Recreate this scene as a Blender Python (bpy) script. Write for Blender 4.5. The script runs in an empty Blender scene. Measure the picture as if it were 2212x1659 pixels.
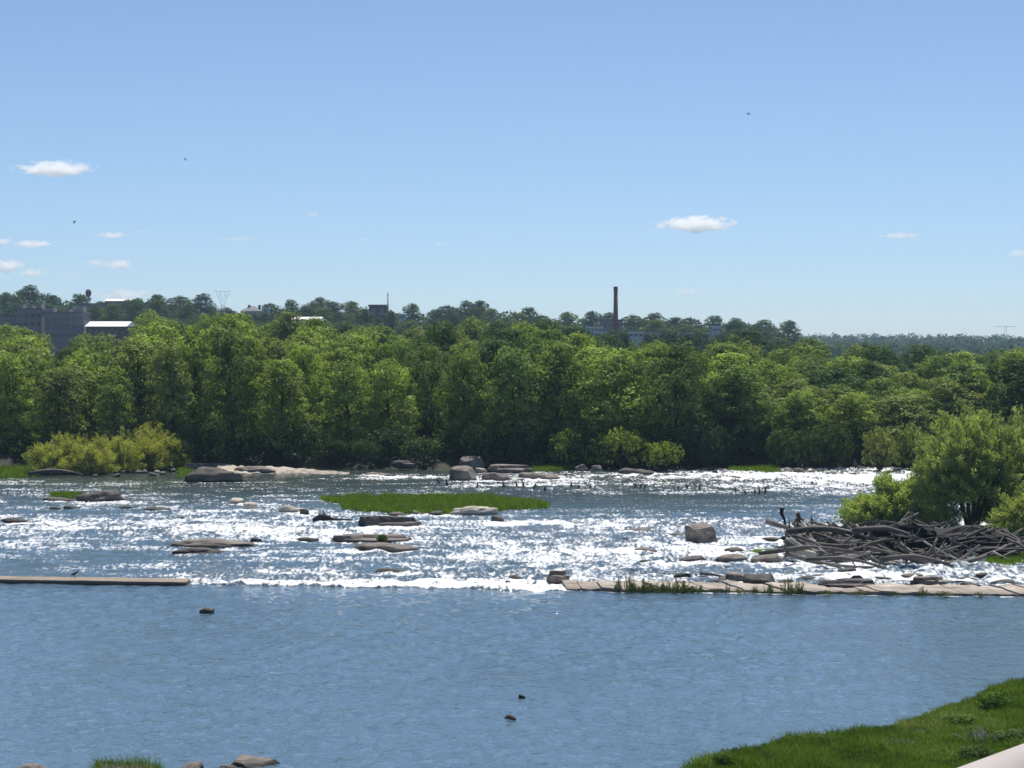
import bpy, bmesh, math, random
import numpy as np
from mathutils import Vector, Matrix, noise as mn

R = math.radians
sc = bpy.context.scene
col = sc.collection
# ------------------------------------------------------------------ camera
F, CH, YH = 4790.0, 15.0, 740.0            # focal length in px of a 2212 px wide picture, eye height, horizon row
PITCH = math.atan((829.5 - YH) / F)
cam = bpy.data.cameras.new('camera'); camo = bpy.data.objects.new('camera', cam); col.objects.link(camo)
cam.sensor_width = 36.0; cam.lens = F / 2212 * 36.0; cam.clip_start = 0.1; cam.clip_end = 20000
camo.location = (0, 0, CH); camo.rotation_euler = (R(90) - PITCH, 0, 0)
sc.camera = camo
# ------------------------------------------------------------------ sky, sun, exposure
SUN_EL, SUN_AZ = 63.0, 12.0                # azimuth to the right of the viewing direction (+Y)
w = bpy.data.worlds.new('World'); sc.world = w; w.use_nodes = True
nt = w.node_tree; nt.nodes.clear()
sky = nt.nodes.new('ShaderNodeTexSky'); sky.sky_type = 'NISHITA'; sky.sun_disc = False
sky.sun_elevation = R(SUN_EL); sky.sun_rotation = R(SUN_AZ)
sky.altitude = 0; sky.air_density = 0.6; sky.dust_density = 0.3; sky.ozone_density = 6.0
bg = nt.nodes.new('ShaderNodeBackground'); bg.inputs['Strength'].default_value = 0.087
wo = nt.nodes.new('ShaderNodeOutputWorld')
nt.links.new(sky.outputs[0], bg.inputs[0]); nt.links.new(bg.outputs[0], wo.inputs[0])
sun = bpy.data.lights.new('sun', 'SUN'); suno = bpy.data.objects.new('sun', sun); col.objects.link(suno)
sun.energy = 4.8; sun.angle = R(0.53); sun.color = (1.0, 0.95, 0.87)
sd = Vector((math.sin(R(SUN_AZ)) * math.cos(R(SUN_EL)), math.cos(R(SUN_AZ)) * math.cos(R(SUN_EL)), math.sin(R(SUN_EL))))
suno.rotation_euler = sd.to_track_quat('Z', 'Y').to_euler()
sc.view_settings.view_transform = 'Standard'; sc.view_settings.look = 'None'
sc.view_settings.exposure = 0.4; sc.view_settings.gamma = 1.0
sc.render.engine = 'CYCLES'
cy = sc.cycles
cy.max_bounces = 8; cy.diffuse_bounces = 2; cy.glossy_bounces = 2; cy.transmission_bounces = 3
cy.volume_bounces = 8; cy.transparent_max_bounces = 8
cy.caustics_reflective = False; cy.caustics_refractive = False
cy.sample_clamp_indirect = 4.0; cy.sample_clamp_direct = 0.0
cy.use_adaptive_sampling = True; cy.adaptive_threshold = 0.02
cy.use_denoising = True

# ------------------------------------------------------------------ helpers: points, noise, meshes, tags
cp, sp_ = math.cos(PITCH), math.sin(PITCH)
def ray(x, y):
    dx, dy = (x - 1106) / F, -(y - 829.5) / F
    return dx, cp + dy * sp_, -sp_ + dy * cp
def gp(x, y, z=0.0):                        # picture point -> point on the level z
    rx, ry, rz = ray(x, y); t = (z - CH) / rz
    return rx * t, ry * t
def at(x, y, D):                            # picture point -> (X, Z) at distance D
    rx, ry, rz = ray(x, y); t = D / ry
    return rx * t, CH + rz * t
def X_at(x, D): return (x - 1106) / F * D * 1.0002
def Z_at(y, D): return at(1106, y, D)[1]

def _hash(ix, iy, seed):
    h = (ix.astype(np.int64) * 374761393 + iy.astype(np.int64) * 668265263 + seed * 1442695041) & 0xffffffff
    h = ((h ^ (h >> 13)) * 1274126177) & 0xffffffff
    h = ((h ^ (h >> 16)) * 2246822519) & 0xffffffff
    return ((h ^ (h >> 15)) & 0xffffff) / float(0xffffff)
def vn(x, y, seed=0):
    fx, fy = np.floor(x), np.floor(y); u, v = x - fx, y - fy
    u = u * u * u * (u * (u * 6 - 15) + 10); v = v * v * v * (v * (v * 6 - 15) + 10)
    a, b = _hash(fx, fy, seed), _hash(fx + 1, fy, seed)
    c, d = _hash(fx, fy + 1, seed), _hash(fx + 1, fy + 1, seed)
    return (a + (b - a) * u) + ((c + (d - c) * u) - (a + (b - a) * u)) * v
def rotn(x, y, a, lx, ly, seed):
    c, s = math.cos(a), math.sin(a)
    return vn((x * c + y * s) / lx, (-x * s + y * c) / ly, seed)
def sstep(a, b, x):
    t = np.clip((x - a) / float(b - a), 0, 1); return t * t * (3 - 2 * t)

def tag(o, label=None, cat=None, group=None, kind=None):
    if label: o['label'] = label
    if cat: o['category'] = cat
    if group: o['group'] = group
    if kind: o['kind'] = kind
    return o
def empty(name, loc=(0, 0, 0), rz=0.0):
    o = bpy.data.objects.new(name, None); col.objects.link(o)
    o.location = loc; o.rotation_euler = (0, 0, rz); o.empty_display_size = 0.2
    return o
def mesh_np(name, V, Fc, mats, attrs=None, smooth=False, k=None, mat_idx=None):
    V = np.asarray(V, dtype=np.float32); me = bpy.data.meshes.new(name)
    Fc = np.asarray(Fc, dtype=np.int32); n, k = Fc.shape
    me.vertices.add(len(V)); me.vertices.foreach_set('co', V.ravel())
    me.loops.add(n * k); me.loops.foreach_set('vertex_index', Fc.ravel())
    me.polygons.add(n); me.polygons.foreach_set('loop_start', np.arange(0, n * k, k, dtype=np.int32))
    if smooth: me.polygons.foreach_set('use_smooth', np.ones(n, dtype=bool))
    for m in (mats if isinstance(mats, (list, tuple)) else [mats]): me.materials.append(m)
    if mat_idx is not None: me.polygons.foreach_set('material_index', np.asarray(mat_idx, dtype=np.int32))
    me.update(calc_edges=True)
    for an, av in (attrs or {}).items():
        a = me.attributes.new(an, 'FLOAT', 'POINT'); a.data.foreach_set('value', np.asarray(av, dtype=np.float32))
    return me
def obj_of(name, me, parent=None):
    o = bpy.data.objects.new(name, me); col.objects.link(o)
    if parent: o.parent = parent
    return o
def obj_bm(name, bm, mat, parent=None, smooth=False):
    me = bpy.data.meshes.new(name); bm.to_mesh(me); bm.free()
    for m in (mat if isinstance(mat, (list, tuple)) else [mat]): me.materials.append(m)
    if smooth:
        for p in me.polygons: p.use_smooth = True
    return obj_of(name, me, parent)
def copy_tree(o, parent=None):
    c = o.copy(); col.objects.link(c); c.parent = parent
    for ch in list(o.children): copy_tree(ch, c)
    return c
def box(bm, x0, x1, y0, y1, z0, z1):
    vs = [bm.verts.new(p) for p in ((x0,y0,z0),(x1,y0,z0),(x1,y1,z0),(x0,y1,z0),(x0,y0,z1),(x1,y0,z1),(x1,y1,z1),(x0,y1,z1))]
    for f in ((0,3,2,1),(4,5,6,7),(0,1,5,4),(1,2,6,5),(2,3,7,6),(3,0,4,7)): bm.faces.new([vs[i] for i in f])
class Tubes:                                 # tapered tubes along polylines, one mesh
    def __init__(s): s.V = []; s.F = []; s.n = 0
    def add(s, pts, rad, seg=7, wob=0.0, rnd=None, cap=True):
        pts = [Vector(p) for p in pts]; ref = Vector((0.31, 0.17, 0.93))
        base = s.n
        for i, p in enumerate(pts):
            t = (pts[min(i + 1, len(pts) - 1)] - pts[max(i - 1, 0)]).normalized()
            a = t.cross(ref)
            if a.length < 0.05: a = t.cross(Vector((1, 0, 0)))
            a.normalize(); b = t.cross(a)
            for j in range(seg):
                an = 2 * math.pi * j / seg
                r = rad[i] * (1 + (rnd.uniform(-wob, wob) if rnd else 0))
                s.V.append(p + a * math.cos(an) * r + b * math.sin(an) * r)
        for i in range(len(pts) - 1):
            for j in range(seg):
                j2 = (j + 1) % seg
                s.F.append((base + i*seg + j, base + i*seg + j2, base + (i+1)*seg + j2, base + (i+1)*seg + j))
        s.n += len(pts) * seg
        if cap:
            for e, i in ((0, 0), (1, len(pts) - 1)):
                s.V.append(pts[i]); c = s.n; s.n += 1
                for j in range(0, seg):
                    j2 = (j + 1) % seg; q = base + i * seg
                    s.F.append((q + j, c, c, q + j2) if e == 0 else (q + j2, c, c, q + j))
    def mesh(s, name, mat, smooth=True):
        me = bpy.data.meshes.new(name)
        fs = [tuple(dict.fromkeys(f)) for f in s.F]
        me.from_pydata([tuple(v) for v in s.V], [], fs)
        me.materials.append(mat)
        if smooth: me.polygons.foreach_set('use_smooth', np.ones(len(me.polygons), dtype=bool))
        me.update(); return me

# ------------------------------------------------------------------ materials
def mat(name):
    m = bpy.data.materials.new(name); m.use_nodes = True; n = m.node_tree; n.nodes.clear(); return m, n
def N(n, t, **kw):
    x = n.nodes.new(t)
    for k, v in kw.items():
        if k in x.inputs: x.inputs[k].default_value = v
        else: setattr(x, k, v)
    return x
def L(n, a, b): n.links.new(a, b)
def ramp(n, fac, stops):
    r = n.nodes.new('ShaderNodeValToRGB'); e = r.color_ramp.elements
    e[0].position, e[0].color = stops[0][0], (*stops[0][1], 1); e[1].position, e[1].color = stops[1][0], (*stops[1][1], 1)
    for p, c in stops[2:]:
        q = e.new(p); q.color = (*c, 1)
    L(n, fac, r.inputs[0]); return r

def leaf_mat(name, trans=0.4, warm=(1.1, 1.2, 0.5)):
    m, n = mat(name); out = N(n, 'ShaderNodeOutputMaterial')
    oi = N(n, 'ShaderNodeObjectInfo'); at_ = N(n, 'ShaderNodeAttribute'); at_.attribute_name = 'tint'
    mr = N(n, 'ShaderNodeMapRange'); mr.inputs['To Min'].default_value = 0.48; mr.inputs['To Max'].default_value = 1.65
    L(n, at_.outputs['Fac'], mr.inputs['Value'])
    vm = N(n, 'ShaderNodeVectorMath', operation='SCALE'); L(n, oi.outputs['Color'], vm.inputs[0]); L(n, mr.outputs[0], vm.inputs['Scale'])
    d = N(n, 'ShaderNodeBsdfDiffuse'); t = N(n, 'ShaderNodeBsdfTranslucent')
    vt = N(n, 'ShaderNodeVectorMath', operation='MULTIPLY'); vt.inputs[1].default_value = warm
    L(n, vm.outputs[0], d.inputs[0]); L(n, vm.outputs[0], vt.inputs[0]); L(n, vt.outputs[0], t.inputs[0])
    mx = N(n, 'ShaderNodeMixShader'); mx.inputs[0].default_value = trans
    L(n, d.outputs[0], mx.inputs[1]); L(n, t.outputs[0], mx.inputs[2])
    g = N(n, 'ShaderNodeBsdfGlossy', Roughness=0.55); g.inputs[0].default_value = (0.7, 0.8, 0.8, 1)
    mx2 = N(n, 'ShaderNodeMixShader'); mx2.inputs[0].default_value = 0.01
    L(n, mx.outputs[0], mx2.inputs[1]); L(n, g.outputs[0], mx2.inputs[2]); L(n, mx2.outputs[0], out.inputs[0])
    return m
M_leaf = leaf_mat('leaf', 0.32)
M_willow = leaf_mat('willow_leaf', 0.5, (1.2, 1.15, 0.5))

def simple_mat(name, c1, c2, scale=3.0, rough=0.85, bump=0.3, bscale=None, stretch=(1, 1, 1), wet=False, spec=0.3, bdist=0.05):
    m, n = mat(name); out = N(n, 'ShaderNodeOutputMaterial'); p = N(n, 'ShaderNodeBsdfPrincipled', Roughness=rough)
    p.inputs['Specular IOR Level'].default_value = spec
    tc = N(n, 'ShaderNodeTexCoord'); mp = N(n, 'ShaderNodeMapping'); mp.inputs['Scale'].default_value = stretch
    L(n, tc.outputs['Object'], mp.inputs[0])
    nz = N(n, 'ShaderNodeTexNoise', Scale=scale, Detail=6.0, Roughness=0.65); L(n, mp.outputs[0], nz.inputs['Vector'])
    r = ramp(n, nz.outputs[0], [(0.32, c1), (0.68, c2)])
    last = r.outputs[0]
    if wet:                                  # dark wet band just over the water level
        ge = N(n, 'ShaderNodeNewGeometry'); sx = N(n, 'ShaderNodeSeparateXYZ'); L(n, ge.outputs['Position'], sx.inputs[0])
        ad = N(n, 'ShaderNodeMath', operation='MULTIPLY_ADD'); L(n, nz.outputs[0], ad.inputs[0]); ad.inputs[1].default_value = -0.3
        L(n, sx.outputs['Z'], ad.inputs[2])
        mr = N(n, 'ShaderNodeMapRange'); mr.inputs['From Min'].default_value = -0.08; mr.inputs['From Max'].default_value = 0.12
        mr.inputs['To Min'].default_value = 0.35; L(n, ad.outputs[0], mr.inputs['Value'])
        vs = N(n, 'ShaderNodeVectorMath', operation='SCALE'); L(n, last, vs.inputs[0]); L(n, mr.outputs[0], vs.inputs['Scale'])
        last = vs.outputs[0]
    L(n, last, p.inputs['Base Color'])
    nb = N(n, 'ShaderNodeTexNoise', Scale=bscale or scale * 3, Detail=6.0, Roughness=0.7); L(n, mp.outputs[0], nb.inputs['Vector'])
    b = N(n, 'ShaderNodeBump', Strength=bump, Distance=bdist); L(n, nb.outputs[0], b.inputs['Height']); L(n, b.outputs[0], p.inputs['Normal'])
    L(n, p.outputs[0], out.inputs[0]); return m
M_bark = simple_mat('bark', (0.035, 0.03, 0.026), (0.075, 0.065, 0.055), 6, bump=0.5, stretch=(1, 1, 0.2))
M_rock = simple_mat('river_rock', (0.055, 0.048, 0.043), (0.31, 0.27, 0.23), 0.9, bump=0.7, bscale=2.5, wet=True, bdist=0.15)
M_rock_dk = simple_mat('dark_rock', (0.03, 0.028, 0.03), (0.15, 0.135, 0.12), 0.9, bump=0.7, bscale=2.5, wet=True, bdist=0.15)
M_rock_lt = simple_mat('pale_rock', (0.30, 0.27, 0.23), (0.55, 0.50, 0.42), 0.9, bump=0.6, bscale=2.5, wet=True, bdist=0.12)
M_sand = simple_mat('sand', (0.24, 0.21, 0.17), (0.50, 0.44, 0.36), 0.9, bump=0.4, bscale=2.0, wet=False)
M_conc = simple_mat('old_concrete', (0.14, 0.12, 0.10), (0.52, 0.45, 0.385), 0.7, bump=0.5, bscale=5, stretch=(0.6, 1.4, 1), wet=True)
M_conc2 = simple_mat('brown_concrete', (0.17, 0.135, 0.105), (0.34, 0.28, 0.22), 1.1, bump=0.4, bscale=5, stretch=(0.4, 1.4, 1), wet=True)
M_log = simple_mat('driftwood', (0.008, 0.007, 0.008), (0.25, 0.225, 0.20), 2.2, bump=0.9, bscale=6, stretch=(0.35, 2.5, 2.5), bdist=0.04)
M_log_pale = simple_mat('bleached_driftwood', (0.25, 0.225, 0.20), (0.6, 0.55, 0.48), 2.2, bump=0.7, bscale=6, stretch=(0.35, 2.5, 2.5), bdist=0.04)
M_log_red = simple_mat('red_brown_wood', (0.07, 0.03, 0.022), (0.16, 0.07, 0.05), 2.5, bump=0.6, bscale=7)
M_stake = simple_mat('wet_timber_pile_shade', (0.006, 0.006, 0.008), (0.025, 0.022, 0.022), 6, bump=0.4)  # black timber; also the shade painted inside the driftwood pile
M_soil = simple_mat('bank_soil', (0.035, 0.035, 0.025), (0.10, 0.085, 0.06), 0.5, bump=0.5, bscale=1.5)
M_terr = simple_mat('woodland_floor', (0.012, 0.014, 0.008), (0.035, 0.04, 0.018), 0.03, bump=0.2, bscale=0.2)
M_brick = simple_mat('red_brick', (0.16, 0.055, 0.04), (0.25, 0.095, 0.07), 0.5, bump=0.1)
M_brick2 = simple_mat('brown_brick', (0.26, 0.215, 0.22), (0.35, 0.29, 0.29), 0.5, bump=0.1)
M_white = simple_mat('white_sheet_roof', (0.74, 0.75, 0.77), (0.84, 0.85, 0.86), 0.3, rough=0.5, bump=0.05)
M_pale = simple_mat('pale_wall', (0.50, 0.50, 0.50), (0.62, 0.62, 0.62), 0.3, bump=0.05)
M_grey = simple_mat('grey_roof', (0.13, 0.13, 0.14), (0.20, 0.20, 0.21), 0.3, bump=0.05)
M_glass = simple_mat('dark_glass', (0.03, 0.035, 0.045), (0.06, 0.065, 0.08), 0.5, rough=0.15, bump=0.0, spec=0.6)
M_steel = simple_mat('grey_steel', (0.22, 0.22, 0.24), (0.3, 0.3, 0.32), 0.5, rough=0.5, bump=0.0)
M_tank = simple_mat('rusty_tank', (0.10, 0.075, 0.075), (0.17, 0.12, 0.11), 0.5, rough=0.6, bump=0.0)
M_rail = simple_mat('beige_painted_metal', (0.40, 0.345, 0.30), (0.46, 0.40, 0.35), 8, rough=0.4, bump=0.05, bdist=0.003)
M_bird = simple_mat('dark_feather', (0.015, 0.015, 0.02), (0.035, 0.033, 0.035), 8, bump=0.1)

def grass_mat(name, c):
    m, n = mat(name); out = N(n, 'ShaderNodeOutputMaterial')
    at_ = N(n, 'ShaderNodeAttribute'); at_.attribute_name = 'tint'
    r = ramp(n, at_.outputs['Fac'], c)
    d = N(n, 'ShaderNodeBsdfDiffuse'); t = N(n, 'ShaderNodeBsdfTranslucent'); mx = N(n, 'ShaderNodeMixShader'); mx.inputs[0].default_value = 0.4
    L(n, r.outputs[0], d.inputs[0]); L(n, r.outputs[0], t.inputs[0]); L(n, d.outputs[0], mx.inputs[1]); L(n, t.outputs[0], mx.inputs[2])
    L(n, mx.outputs[0], out.inputs[0]); return m
M_grass = grass_mat('grass', [(0.0, (0.04, 0.08, 0.014)), (0.5, (0.13, 0.215, 0.026)), (0.75, (0.21, 0.31, 0.045)), (0.88, (0.26, 0.26, 0.10)), (1.0, (0.34, 0.30, 0.19))])
M_grass2 = grass_mat('water_grass', [(0.0, (0.08, 0.15, 0.012)), (0.9, (0.18, 0.29, 0.022)), (1.0, (0.26, 0.28, 0.08))])

# water: dark body colour, sky reflection, white for foam and painted sun glints where the attribute 'foam' says
def water_mat():
    m, n = mat('river_water'); out = N(n, 'ShaderNodeOutputMaterial')
    p = N(n, 'ShaderNodeBsdfPrincipled', Roughness=0.07, IOR=1.333)
    ge = N(n, 'ShaderNodeNewGeometry')
    af = N(n, 'ShaderNodeAttribute'); af.attribute_name = 'foam'
    ar = N(n, 'ShaderNodeAttribute'); ar.attribute_name = 'rough'
    ash = N(n, 'ShaderNodeAttribute'); ash.attribute_name = 'shallow'
    L(n, ramp(n, ash.outputs['Fac'], [(0.0, (0.082, 0.137, 0.19)), (0.5, (0.075, 0.12, 0.155)), (1.0, (0.04, 0.055, 0.05))]).outputs[0], p.inputs['Base Color'])
    def nz(scale, det, str_=(1, 1, 1), rot=0.0):
        mp = N(n, 'ShaderNodeMapping'); mp.inputs['Scale'].default_value = str_; mp.inputs['Rotation'].default_value = (0, 0, rot)
        L(n, ge.outputs['Position'], mp.inputs[0])
        x = N(n, 'ShaderNodeTexNoise', Scale=scale, Detail=det, Roughness=0.6); L(n, mp.outputs[0], x.inputs['Vector']); return x
    n1 = nz(0.9, 3, (1, 0.8, 1), 0.25); n2 = nz(2.4, 3, (1, 0.55, 1), -0.15); n3 = nz(5.0, 3)
    big = nz(0.05, 2, (0.6, 1.6, 1), 0.2)
    mb = N(n, 'ShaderNodeMapRange'); mb.inputs['From Min'].default_value = 0.35; mb.inputs['From Max'].default_value = 0.65
    mb.inputs['To Min'].default_value = 0.8; mb.inputs['To Max'].default_value = 1.15; L(n, big.outputs[0], mb.inputs['Value'])
    a1 = N(n, 'ShaderNodeMath', operation='MULTIPLY'); L(n, n1.outputs[0], a1.inputs[0]); a1.inputs[1].default_value = 0.13
    a2 = N(n, 'ShaderNodeMath', operation='MULTIPLY_ADD'); L(n, n2.outputs[0], a2.inputs[0]); a2.inputs[1].default_value = 0.15; L(n, a1.outputs[0], a2.inputs[2])
    a2b = N(n, 'ShaderNodeMath', operation='MULTIPLY'); L(n, a2.outputs[0], a2b.inputs[0]); L(n, mb.outputs[0], a2b.inputs[1])
    rr = N(n, 'ShaderNodeMath', operation='MULTIPLY_ADD'); L(n, ar.outputs['Fac'], rr.inputs[0]); rr.inputs[1].default_value = 0.14; rr.inputs[2].default_value = 0.02
    a3 = N(n, 'ShaderNodeMath', operation='MULTIPLY_ADD'); L(n, n3.outputs[0], a3.inputs[0]); L(n, rr.outputs[0], a3.inputs[1]); L(n, a2b.outputs[0], a3.inputs[2])
    b = N(n, 'ShaderNodeBump', Strength=1.0, Distance=1.0); L(n, a3.outputs[0], b.inputs['Height']); L(n, b.outputs[0], p.inputs['Normal'])
    # foam and the glints painted with it break up at a fine scale
    f1 = nz(4.2, 4, (1, 0.28, 1))
    fm = N(n, 'ShaderNodeMath', operation='MULTIPLY_ADD'); L(n, f1.outputs[0], fm.inputs[0]); fm.inputs[1].default_value = 3.2; fm.inputs[2].default_value = -1.6
    fs = N(n, 'ShaderNodeMath', operation='ADD'); L(n, fm.outputs[0], fs.inputs[0]); L(n, af.outputs['Fac'], fs.inputs[1])
    fr = N(n, 'ShaderNodeMapRange', interpolation_type='SMOOTHSTEP'); fr.inputs['From Min'].default_value = 0.28; fr.inputs['From Max'].default_value = 1.2
    L(n, fs.outputs[0], fr.inputs['Value'])
    gt = N(n, 'ShaderNodeMath', operation='GREATER_THAN'); L(n, af.outputs['Fac'], gt.inputs[0]); gt.inputs[1].default_value = 0.02
    fx = N(n, 'ShaderNodeMath', operation='MULTIPLY'); L(n, fr.outputs[0], fx.inputs[0]); L(n, gt.outputs[0], fx.inputs[1])
    d = N(n, 'ShaderNodeBsdfPrincipled', Roughness=0.35); d.inputs['Base Color'].default_value = (0.80, 0.81, 0.82, 1)
    b2 = N(n, 'ShaderNodeBump', Strength=0.6, Distance=0.25); L(n, f1.outputs[0], b2.inputs['Height']); L(n, b2.outputs[0], d.inputs['Normal'])
    mx = N(n, 'ShaderNodeMixShader'); L(n, fx.outputs[0], mx.inputs[0]); L(n, p.outputs[0], mx.inputs[1]); L(n, d.outputs[0], mx.inputs[2])
    L(n, mx.outputs[0], out.inputs[0]); return m
M_water = water_mat()

# ------------------------------------------------------------------ terrain
SKY = [(-300,640),(0,632),(40,622),(100,620),(130,634),(165,646),(240,642),(330,638),(390,646),(430,645),(480,655),(540,668),(600,660),(700,650),(780,655),(860,668),(950,664),(1050,655),(1110,668),(1200,680),(1290,676),(1340,680),(1440,680),(1500,690),(1590,685),(1640,690),(1705,700),(1730,745),(1900,760),(2600,760)]
sk_x = np.array([a for a, b in SKY], float); sk_y = np.array([b for a, b in SKY], float)
def skyl(x): return np.interp(x, sk_x, sk_y)
HILL_D = 1150.0
def terrain_z(X, Y):
    X = np.asarray(X, float); Y = np.asarray(Y, float)
    bank = 266 + 2.5 * np.sin(X * 0.13) + 1.5 * np.sin(X * 0.31 + 1)
    z = -1.5 + sstep(0, 9, Y - bank + 5) * 3.0
    xd = X / HILL_D * F + 1106
    ridge = CH + (YH - skyl(xd)) / F * HILL_D - 13.5
    ridge = np.maximum(ridge, 2.0)
    t = np.clip((Y - 620) / (HILL_D - 620), 0, 1)
    z = z + (ridge - 1.5) * t ** 1.3 * (Y > 620)
    z = z - np.clip((Y - 1250) / 900, 0, 1) * np.maximum(ridge - 3, 0) * 1.0
    return z
def tz(x, y): return float(terrain_z(x, y))
def make_terrain():
    ys = np.concatenate([[-400, 40, 200, 240], np.arange(250, 300, 2.0), np.arange(300, 620, 16), np.arange(620, 1400, 26), np.linspace(1400, 2600, 12), [3200, 4500, 9000, 16000]])
    xs = np.concatenate([[-9000, -3000, -1200, -700, -450], np.arange(-400, -140, 20), np.arange(-140, 141, 4.0), np.arange(160, 401, 20), [450, 700, 1200, 3000, 9000]])
    XX, YY = np.meshgrid(xs, ys); Z = terrain_z(XX, YY) + (vn(XX / 6, YY / 6, 5) - 0.5) * 0.4 * (YY > 275)
    n, m = XX.shape; idx = np.arange(n * m).reshape(n, m)
    Fq = np.stack([idx[:-1, :-1], idx[:-1, 1:], idx[1:, 1:], idx[1:, :-1]], -1).reshape(-1, 4)
    o = obj_of('ground', mesh_np('ground', np.stack([XX, YY, Z], -1).reshape(-1, 3), Fq, M_terr, smooth=True))
    tag(o, kind='structure')
make_terrain()

# ------------------------------------------------------------------ river surface
FY = [1000,1012,1022,1030,1040,1050,1060,1070,1085,1100,1115,1130,1145,1160,1175,1190,1205,1220,1235,1250,1262,1268,1276]
FXs = [0,200,400,600,800,1000,1200,1400,1600,1800,2000,2212]
FT = [  # white cover of the rapids: foam with sun glitter painted in
 [0,0,0,0,0,0,0,0,0,.1,.2,.2],
 [0,0,0,0,0,0,.0,.25,.5,.6,.6,.6],
 [0,0,0,0,.05,.1,.35,.6,.9,.95,.95,.95],
 [.0,0,.0,.02,.75,.6,.5,.6,.95,.97,.97,.97],
 [.25,.2,.05,.05,.1,.35,.45,.7,.85,.97,.97,.97],
 [.35,.3,.15,.1,.1,.45,.6,.6,.7,.8,.9,.9],
 [.3,.25,.12,.15,.12,.3,.35,.45,.5,.6,.7,.7],
 [.45,.3,.12,.2,.12,.1,.08,.08,.10,.25,.3,.3],
 [.45,.25,.25,.45,.2,.05,.05,.03,.06,.12,.2,.2],
 [.2,.2,.4,.55,.3,.2,.10,.08,.15,.18,.2,.2],
 [.65,.35,.45,.5,.45,.4,.35,.35,.35,.35,.4,.4],
 [.65,.65,.65,.65,.5,.5,.85,.85,.75,.75,.7,.7],
 [.7,.75,.85,.9,.75,.5,.65,.85,.8,.85,.7,.7],
 [.35,.45,.6,.8,.8,.7,.65,.7,.55,.7,.7,.7],
 [.6,.5,.15,.2,.35,.75,.8,.85,.6,.7,.7,.7],
 [.25,.15,.15,.45,.4,.8,.8,.95,.9,.7,.7,.7],
 [.12,.10,.2,.35,.35,.65,.8,.85,.85,.5,.6,.6],
 [.08,.15,.4,.55,.45,.6,.7,.75,.65,.6,.8,.85],
 [.06,.15,.5,.65,.45,.7,.8,.75,.5,.65,.9,.95],
 [.0,.05,.6,.7,.6,.8,.75,.6,.5,.6,.9,.95],
 [.0,0,.75,1,1,1,1,.8,.6,.6,.9,.95],
 [.0,0,1,1,1,1,1,1,.8,.8,.9,.95],
 [.0,0,1,1,1,1,1,1,1,1,1,1]]
FT = np.array(FT, float); FY = np.array(FY, float); FXs = np.array(FXs, float)
def table(px, py):
    i = np.clip(np.searchsorted(FY, py) - 1, 0, len(FY) - 2); ty = np.clip((py - FY[i]) / (FY[i+1] - FY[i]), 0, 1)
    j = np.clip(np.searchsorted(FXs, px) - 1, 0, len(FXs) - 2); tx = np.clip((px - FXs[j]) / (FXs[j+1] - FXs[j]), 0, 1)
    return (FT[i,j]*(1-tx)+FT[i,j+1]*tx)*(1-ty) + (FT[i+1,j]*(1-tx)+FT[i+1,j+1]*tx)*ty
EDX = np.array([-400, 0, 402, 800, 1222, 1700, 2212, 2700], float); EDY = np.array([1256, 1258, 1263, 1269, 1277, 1284, 1290, 1296], float)
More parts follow.
